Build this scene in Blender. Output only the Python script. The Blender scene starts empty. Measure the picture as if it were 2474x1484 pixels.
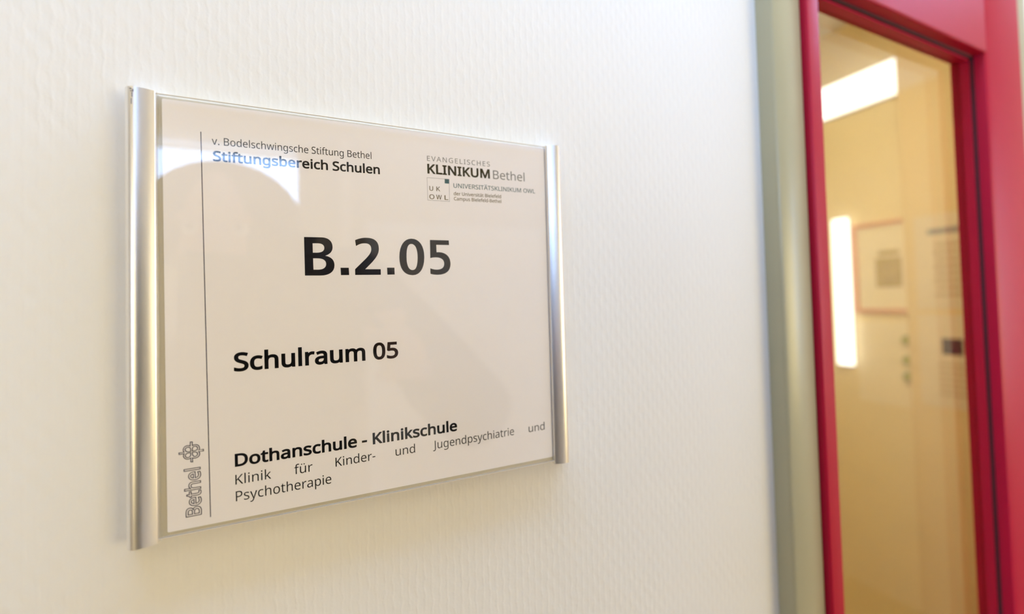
import bpy, bmesh, math, json, random
from mathutils import Vector, Matrix
random.seed(4)
S = bpy.context.scene
C = S.collection
MM = 0.001

# ------------------------------------------------------------------ camera
# world: X along the corridor wall, Z up (0 = lower edge of the sign), wall face at Y = 0, corridor at Y < 0
CY, FP = 704.26, 1050.0
yaw, pitch, roll = 0.4205, 0.0247, -0.0262
fwd = Vector((math.sin(yaw)*math.cos(pitch), math.cos(yaw)*math.cos(pitch), math.sin(pitch)))
rt0 = Vector((math.cos(yaw), -math.sin(yaw), 0)); up0 = rt0.cross(fwd)
rt = math.cos(roll)*rt0 + math.sin(roll)*up0
up = -math.sin(roll)*rt0 + math.cos(roll)*up0
cam = bpy.data.cameras.new('camera'); camo = bpy.data.objects.new('camera', cam); C.objects.link(camo)
camo.matrix_world = Matrix(((rt.x, up.x, -fwd.x, 0.049), (rt.y, up.y, -fwd.y, -0.1894), (rt.z, up.z, -fwd.z, 0.0758), (0, 0, 0, 1)))
cam.sensor_fit = 'HORIZONTAL'; cam.sensor_width = 36.0
cam.lens = FP/2474*36.0
cam.shift_y = (CY-742.0)/2474.0
cam.clip_start = 0.004; cam.clip_end = 60
cam.dof.use_dof = True; cam.dof.focus_distance = 0.172; cam.dof.aperture_fstop = 4.2
S.camera = camo

# ------------------------------------------------------------------ world, light, exposure
w = bpy.data.worlds.new('sky'); S.world = w; w.use_nodes = True
bg = w.node_tree.nodes['Background']
bg.inputs[0].default_value = (0.33, 0.50, 0.86, 1); bg.inputs[1].default_value = 22.0
S.view_settings.view_transform = 'Standard'; S.view_settings.look = 'None'
S.view_settings.exposure = 0.0; S.view_settings.gamma = 1.0; S.view_settings.use_curve_mapping = False
S.cycles.max_bounces = 12; S.cycles.diffuse_bounces = 6; S.cycles.transparent_max_bounces = 16
S.cycles.use_denoising = True; S.cycles.sample_clamp_indirect = 6.0
LAMP_COL = (1.0, 0.79, 0.35)
LAMP_CORRIDOR = 1.5
LAMP_FILL = 6.6
LAMP_ROOM = 20.0
FL, CE = -1.60, 1.15            # floor and ceiling heights
def portal(name, loc, sx, sz, rot):
    l = bpy.data.lights.new(name, 'AREA'); l.shape = 'RECTANGLE'; l.size = sx; l.size_y = sz
    l.cycles.is_portal = True
    o = bpy.data.objects.new(name, l); o.location = loc; o.rotation_euler = rot; C.objects.link(o)

# ------------------------------------------------------------------ materials
def mat(name, col, rough=0.5, metal=0.0, spec=0.5, coat=0.0):
    m = bpy.data.materials.new(name); m.use_nodes = True
    b = m.node_tree.nodes['Principled BSDF']
    b.inputs['Base Color'].default_value = (*col, 1); b.inputs['Roughness'].default_value = rough
    b.inputs['Metallic'].default_value = metal; b.inputs['Specular IOR Level'].default_value = spec
    b.inputs['Coat Weight'].default_value = coat
    return m
def noise_var(m, scale, amt, stretch=(1, 1, 1), rough_amt=0.0, bump=0.0, bdist=0.0005):
    nt = m.node_tree; N = nt.nodes; L = nt.links; b = N['Principled BSDF']
    tc = N.new('ShaderNodeTexCoord'); mp = N.new('ShaderNodeMapping'); mp.inputs['Scale'].default_value = stretch
    n = N.new('ShaderNodeTexNoise'); n.inputs['Scale'].default_value = scale; n.inputs['Detail'].default_value = 5
    L.new(tc.outputs['Object'], mp.inputs[0]); L.new(mp.outputs[0], n.inputs['Vector'])
    c = tuple(b.inputs['Base Color'].default_value)
    mx = N.new('ShaderNodeMix'); mx.data_type = 'RGBA'
    mx.inputs['A'].default_value = tuple(v*(1-amt) for v in c[:3])+(1,)
    mx.inputs['B'].default_value = tuple(min(1, v*(1+amt)) for v in c[:3])+(1,)
    L.new(n.outputs['Fac'], mx.inputs['Factor']); L.new(mx.outputs['Result'], b.inputs['Base Color'])
    if bump:
        bp = N.new('ShaderNodeBump'); bp.inputs['Strength'].default_value = bump; bp.inputs['Distance'].default_value = bdist
        L.new(n.outputs['Fac'], bp.inputs['Height']); L.new(bp.outputs[0], b.inputs['Normal'])
    return m
def emis(name, col, s):
    m = bpy.data.materials.new(name); m.use_nodes = True; nt = m.node_tree
    nt.nodes.remove(nt.nodes['Principled BSDF'])
    e = nt.nodes.new('ShaderNodeEmission'); e.inputs[0].default_value = (*col, 1); e.inputs[1].default_value = s
    nt.links.new(e.outputs[0], nt.nodes['Material Output'].inputs[0]); return m
def math_node(nt, op, a, b=None, c=None):
    n = nt.nodes.new('ShaderNodeMath'); n.operation = op
    for i, v in enumerate((a, b, c)):
        if v is None: continue
        if isinstance(v, (int, float)): n.inputs[i].default_value = v
        else: nt.links.new(v, n.inputs[i])
    return n.outputs[0]
def sheet_glass(name, tint=(1, 1, 1), ior=1.49, rough=0.0):
    """thin clear sheet: fresnel reflection over straight transmission"""
    m = bpy.data.materials.new(name); m.use_nodes = True; nt = m.node_tree; N = nt.nodes
    N.remove(N['Principled BSDF'])
    t = N.new('ShaderNodeBsdfTransparent'); t.inputs[0].default_value = (*tint, 1)
    g = N.new('ShaderNodeBsdfGlossy'); g.inputs['Roughness'].default_value = rough
    f0 = ((ior-1)/(ior+1))**2                       # Schlick's fresnel, the same from either side of the sheet
    lw = N.new('ShaderNodeLayerWeight'); lw.inputs['Blend'].default_value = 0.5
    p5 = math_node(nt, 'POWER', lw.outputs['Facing'], 5.0)
    fo = math_node(nt, 'ADD', math_node(nt, 'MULTIPLY', p5, 1-f0), f0)
    mx = N.new('ShaderNodeMixShader')
    nt.links.new(fo, mx.inputs[0]); nt.links.new(t.outputs[0], mx.inputs[1]); nt.links.new(g.outputs[0], mx.inputs[2])
    nt.links.new(mx.outputs[0], N['Material Output'].inputs[0]); return m
def wallpaper(name, col, strength=1.0):
    """painted woven glass-fibre wallpaper: warp threads 3.3 mm apart crossed by looser weft"""
    m = mat(name, col, 0.62, spec=0.35); nt = m.node_tree; N = nt.nodes; L = nt.links
    tc = N.new('ShaderNodeTexCoord')
    wn = N.new('ShaderNodeTexNoise'); wn.inputs['Scale'].default_value = 170; wn.inputs['Detail'].default_value = 2
    L.new(tc.outputs['Object'], wn.inputs['Vector'])
    sub = N.new('ShaderNodeVectorMath'); sub.operation = 'SUBTRACT'; sub.inputs[1].default_value = (0.5, 0.5, 0.5)
    L.new(wn.outputs['Color'], sub.inputs[0])
    sc = N.new('ShaderNodeVectorMath'); sc.operation = 'SCALE'; sc.inputs['Scale'].default_value = 0.0026
    L.new(sub.outputs[0], sc.inputs[0])
    ad = N.new('ShaderNodeVectorMath'); ad.operation = 'ADD'
    L.new(tc.outputs['Object'], ad.inputs[0]); L.new(sc.outputs[0], ad.inputs[1])
    sp = N.new('ShaderNodeSeparateXYZ'); L.new(ad.outputs[0], sp.inputs[0])
    x, z = sp.outputs['X'], sp.outputs['Z']
    wx = math_node(nt, 'SINE', math_node(nt, 'MULTIPLY', x, 2*math.pi/0.0066))
    wz = math_node(nt, 'SINE', math_node(nt, 'MULTIPLY', z, 2*math.pi/0.0098))
    chk = math_node(nt, 'MULTIPLY', wx, wz)                       # over / under cells of the weave
    ridge = math_node(nt, 'POWER', math_node(nt, 'ABSOLUTE', math_node(nt, 'COSINE', math_node(nt, 'MULTIPLY', x, math.pi/0.0033))), 6.0)
    brk = N.new('ShaderNodeTexNoise'); brk.inputs['Scale'].default_value = 260; brk.inputs['Detail'].default_value = 3
    L.new(tc.outputs['Object'], brk.inputs['Vector'])
    rd = math_node(nt, 'MULTIPLY', ridge, math_node(nt, 'MULTIPLY', brk.outputs['Fac'], 1.0))
    fine = N.new('ShaderNodeTexNoise'); fine.inputs['Scale'].default_value = 1500; fine.inputs['Detail'].default_value = 4
    mpf = N.new('ShaderNodeMapping'); mpf.inputs['Scale'].default_value = (1, 1, 0.35)
    L.new(tc.outputs['Object'], mpf.inputs[0]); L.new(mpf.outputs[0], fine.inputs['Vector'])
    h = math_node(nt, 'ADD', math_node(nt, 'MULTIPLY', chk, 0.32), math_node(nt, 'MULTIPLY', rd, 0.9))
    h = math_node(nt, 'ADD', h, math_node(nt, 'MULTIPLY', fine.outputs['Fac'], 0.22))
    h = math_node(nt, 'ADD', h, math_node(nt, 'MULTIPLY', brk.outputs['Fac'], 0.9))
    bp = N.new('ShaderNodeBump'); bp.inputs['Strength'].default_value = strength; bp.inputs['Distance'].default_value = 0.00022
    L.new(h, bp.inputs['Height']); L.new(bp.outputs[0], N['Principled BSDF'].inputs['Normal'])
    return m

M = {}
M['wall'] = wallpaper('white_wallpaper', (0.80, 0.79, 0.76), 0.42)
M['wall2'] = noise_var(mat('cream_wall', (0.44, 0.36, 0.24), 0.8), 20, 0.03)
M['ceil'] = noise_var(mat('ceiling_white', (0.82, 0.80, 0.75), 0.9), 15, 0.03)
M['floor'] = noise_var(mat('ochre_linoleum', (0.44, 0.27, 0.10), 0.45), 14, 0.12)
M['yellow'] = noise_var(mat('yellow_wall_paint', (0.80, 0.68, 0.40), 0.8), 6, 0.03)
M['yellow2'] = noise_var(mat('ochre_wall_paint', (0.72, 0.57, 0.31), 0.8), 6, 0.03)
M['alu'] = noise_var(mat('anodised_aluminium', (0.90, 0.89, 0.88), 0.34, metal=1.0), 900, 0.03, (1, 1, 0.06))
M['paper'] = noise_var(mat('printed_paper', (0.93, 0.90, 0.92), 0.5, spec=0.3), 5000, 0.02)
M['ink'] = mat('black_ink', (0.006, 0.005, 0.008), 0.5, spec=0.2)
M['ink_blue'] = mat('dark_blue_ink', (0.010, 0.008, 0.045), 0.5, spec=0.2)
M['ink_olive'] = mat('dark_olive_ink', (0.05, 0.045, 0.02), 0.5, spec=0.2)
M['ink_grey'] = mat('grey_ink', (0.20, 0.20, 0.20), 0.5, spec=0.2)
M['ink_line'] = mat('light_grey_ink', (0.42, 0.41, 0.43), 0.5, spec=0.2)
M['ink_teal'] = mat('teal_ink', (0.05, 0.13, 0.15), 0.5, spec=0.2)
M['ink_brown'] = mat('brown_ink', (0.13, 0.09, 0.02), 0.5, spec=0.2)
M['back'] = mat('frosted_backing', (0.60, 0.55, 0.43), 0.4)
M['cover'] = sheet_glass('clear_acrylic', (0.998, 0.998, 0.995))
M['edge'] = mat('acrylic_edge', (0.74, 0.66, 0.52), 0.15, spec=0.8)
M['scuff'] = mat('scuff_mark', (0.16, 0.17, 0.24), 0.7)
M['frame'] = noise_var(mat('sage_frame_paint', (0.42, 0.39, 0.25), 0.30, spec=0.5), 30, 0.03)
M['red'] = noise_var(mat('crimson_lacquer', (0.43, 0.005, 0.032), 0.40, spec=0.22), 40, 0.04)
M['shadow_gap'] = mat('dark_shadow_gap', (0.05, 0.012, 0.015), 0.6)
M['glass'] = sheet_glass('door_glass', (0.97, 0.98, 0.97), 1.45)
m = bpy.data.materials.new('translucent_blind'); m.use_nodes = True; nt = m.node_tree; nt.nodes.remove(nt.nodes['Principled BSDF'])
tr = nt.nodes.new('ShaderNodeBsdfTranslucent'); tr.inputs[0].default_value = (0.80, 0.80, 0.80, 1); df = nt.nodes.new('ShaderNodeBsdfDiffuse'); df.inputs[0].default_value = (0.8, 0.8, 0.8, 1)
mx = nt.nodes.new('ShaderNodeMixShader'); mx.inputs[0].default_value = 0.4; nt.links.new(tr.outputs[0], mx.inputs[1]); nt.links.new(df.outputs[0], mx.inputs[2]); nt.links.new(mx.outputs[0], nt.nodes['Material Output'].inputs[0]); M['blind'] = m
m = m.copy(); m.name = 'cream_dimmer'; m.node_tree.nodes['Translucent BSDF'].inputs[0].default_value = (0.85, 0.68, 0.50, 1); M['dimmer'] = m
M['white_p'] = noise_var(mat('white_window_paint', (0.82, 0.82, 0.80), 0.4), 30, 0.02)
M['poster'] = noise_var(mat('poster_paper', (0.82, 0.73, 0.52), 0.7), 20, 0.03)
M['poster_red'] = mat('red_poster_frame', (0.66, 0.34, 0.20), 0.5)
M['pic'] = noise_var(mat('green_print', (0.46, 0.36, 0.14), 0.7), 45, 0.3)
M['sheet'] = noise_var(mat('grey_sheet_paper', (0.70, 0.60, 0.42), 0.7), 20, 0.03)
M['magnet'] = mat('green_magnet', (0.34, 0.36, 0.12), 0.4)
M['dark'] = mat('black_print', (0.03, 0.028, 0.025), 0.6)
M['greyprint'] = mat('slate_print', (0.26, 0.27, 0.26), 0.6)
M['textprint'] = mat('tan_print', (0.52, 0.42, 0.26), 0.7)
M['lamp_w'] = emis('warm_lamp', LAMP_COL, LAMP_CORRIDOR)
M['lamp_s'] = emis('warm_fill_lamp', LAMP_COL, LAMP_FILL)
M['lamp_t'] = emis('warm_fill_lamp_by_door', LAMP_COL, LAMP_FILL*1.5)
M['lamp_r'] = emis('room_lamp', (1.0, 0.86, 0.58), LAMP_ROOM)
M['strip'] = emis('white_light_strip', (1.0, 0.93, 0.80), 2.6)
M['lampbody'] = mat('lamp_housing', (0.75, 0.74, 0.72), 0.5)
M['pale'] = noise_var(mat('pale_reflector', (0.86, 0.80, 0.70), 0.5), 12, 0.03)
M['cab'] = noise_var(mat('yellow_cabinet', (0.92, 0.84, 0.62), 0.55), 12, 0.05)
M['warmwall'] = noise_var(mat('warm_end_wall', (0.74, 0.56, 0.36), 0.8), 20, 0.03)
M['wood'] = noise_var(mat('beech_wood', (0.66, 0.47, 0.22), 0.5), 12, 0.15, (1, 1, 8))
M['skin'] = noise_var(mat('skin', (0.58, 0.33, 0.24), 0.55), 60, 0.08)
M['hair'] = noise_var(mat('brown_hair', (0.05, 0.03, 0.018), 0.6), 300, 0.4, (1, 1, 0.1))
M['jumper'] = noise_var(mat('dark_grey_jumper', (0.06, 0.055, 0.055), 0.9), 400, 0.2)
M['jeans'] = noise_var(mat('blue_jeans', (0.035, 0.05, 0.11), 0.9), 400, 0.2)
M['shoe'] = mat('brown_leather', (0.06, 0.03, 0.015), 0.5)
M['camblack'] = mat('camera_black', (0.015, 0.015, 0.016), 0.5)

# ------------------------------------------------------------------ helpers
def tag(o, label=None, cat=None, group=None, kind=None):
    if label: o['label'] = label
    if cat: o['category'] = cat
    if group: o['group'] = group
    if kind: o['kind'] = kind
    return o
def empty(name, loc, **k):
    o = bpy.data.objects.new(name, None); o.location = loc; o.empty_display_size = 0.02; C.objects.link(o); return tag(o, **k)
def link(name, me, m, parent=None, smooth=False, **k):
    if m: me.materials.append(m)
    if smooth: me.polygons.foreach_set('use_smooth', [True]*len(me.polygons))
    o = bpy.data.objects.new(name, me); C.objects.link(o)
    if parent:
        o.parent = parent; o.matrix_parent_inverse = Matrix.Translation(-world_loc(parent))
    return tag(o, **k)
def world_loc(o):
    v = Vector(o.location)
    # all parents are translated only and children keep world coordinates
    return v if o.type == 'EMPTY' else Vector((0, 0, 0))
def box_bm(bm, x0, x1, y0, y1, z0, z1):
    r = bmesh.ops.create_cube(bm, size=1)
    for v in r['verts']:
        v.co = Vector(((x0+x1)/2+v.co.x*(x1-x0), (y0+y1)/2+v.co.y*(y1-y0), (z0+z1)/2+v.co.z*(z1-z0)))
    return r['verts']
def box(name, x0, x1, y0, y1, z0, z1, m, parent=None, bev=0.0, seg=2, **k):
    bm = bmesh.new(); box_bm(bm, x0, x1, y0, y1, z0, z1)
    if bev: bmesh.ops.bevel(bm, geom=bm.edges[:], offset=bev, segments=seg, affect='EDGES', profile=0.5)
    me = bpy.data.meshes.new(name); bm.to_mesh(me); bm.free()
    return link(name, me, m, parent, **k)
def boxes(name, lst, m, parent=None, **k):
    bm = bmesh.new()
    for b in lst: box_bm(bm, *b)
    me = bpy.data.meshes.new(name); bm.to_mesh(me); bm.free()
    return link(name, me, m, parent, **k)
def extrude_section(name, pts, z0, z1, m, parent=None, smooth=True, **k):
    """closed section pts (x, y), extruded upright from z0 to z1"""
    n = len(pts)
    vs = [(x, y, z0) for x, y in pts]+[(x, y, z1) for x, y in pts]
    fs = [(i, (i+1) % n, n+(i+1) % n, n+i) for i in range(n)]+[tuple(range(n))[::-1], tuple(range(n, 2*n))]
    me = bpy.data.meshes.new(name); me.from_pydata(vs, [], fs); me.update()
    bm = bmesh.new(); bm.from_mesh(me); bmesh.ops.recalc_face_normals(bm, faces=bm.faces[:]); bm.to_mesh(me); bm.free()
    o = link(name, me, m, parent, smooth=smooth, **k)
    if smooth: me.set_sharp_from_angle(angle=math.radians(40))
    return o
def catmull(pts, n=6):
    out = []
    for i in range(len(pts)-1):
        p0 = pts[max(i-1, 0)]; p1 = pts[i]; p2 = pts[i+1]; p3 = pts[min(i+2, len(pts)-1)]
        for j in range(n):
            t = j/n
            out.append(tuple(0.5*((2*p1[k])+(-p0[k]+p2[k])*t+(2*p0[k]-5*p1[k]+4*p2[k]-p3[k])*t*t+(-p0[k]+3*p1[k]-3*p2[k]+p3[k])*t**3) for k in (0, 1)))
    out.append(pts[-1]); return out

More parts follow.
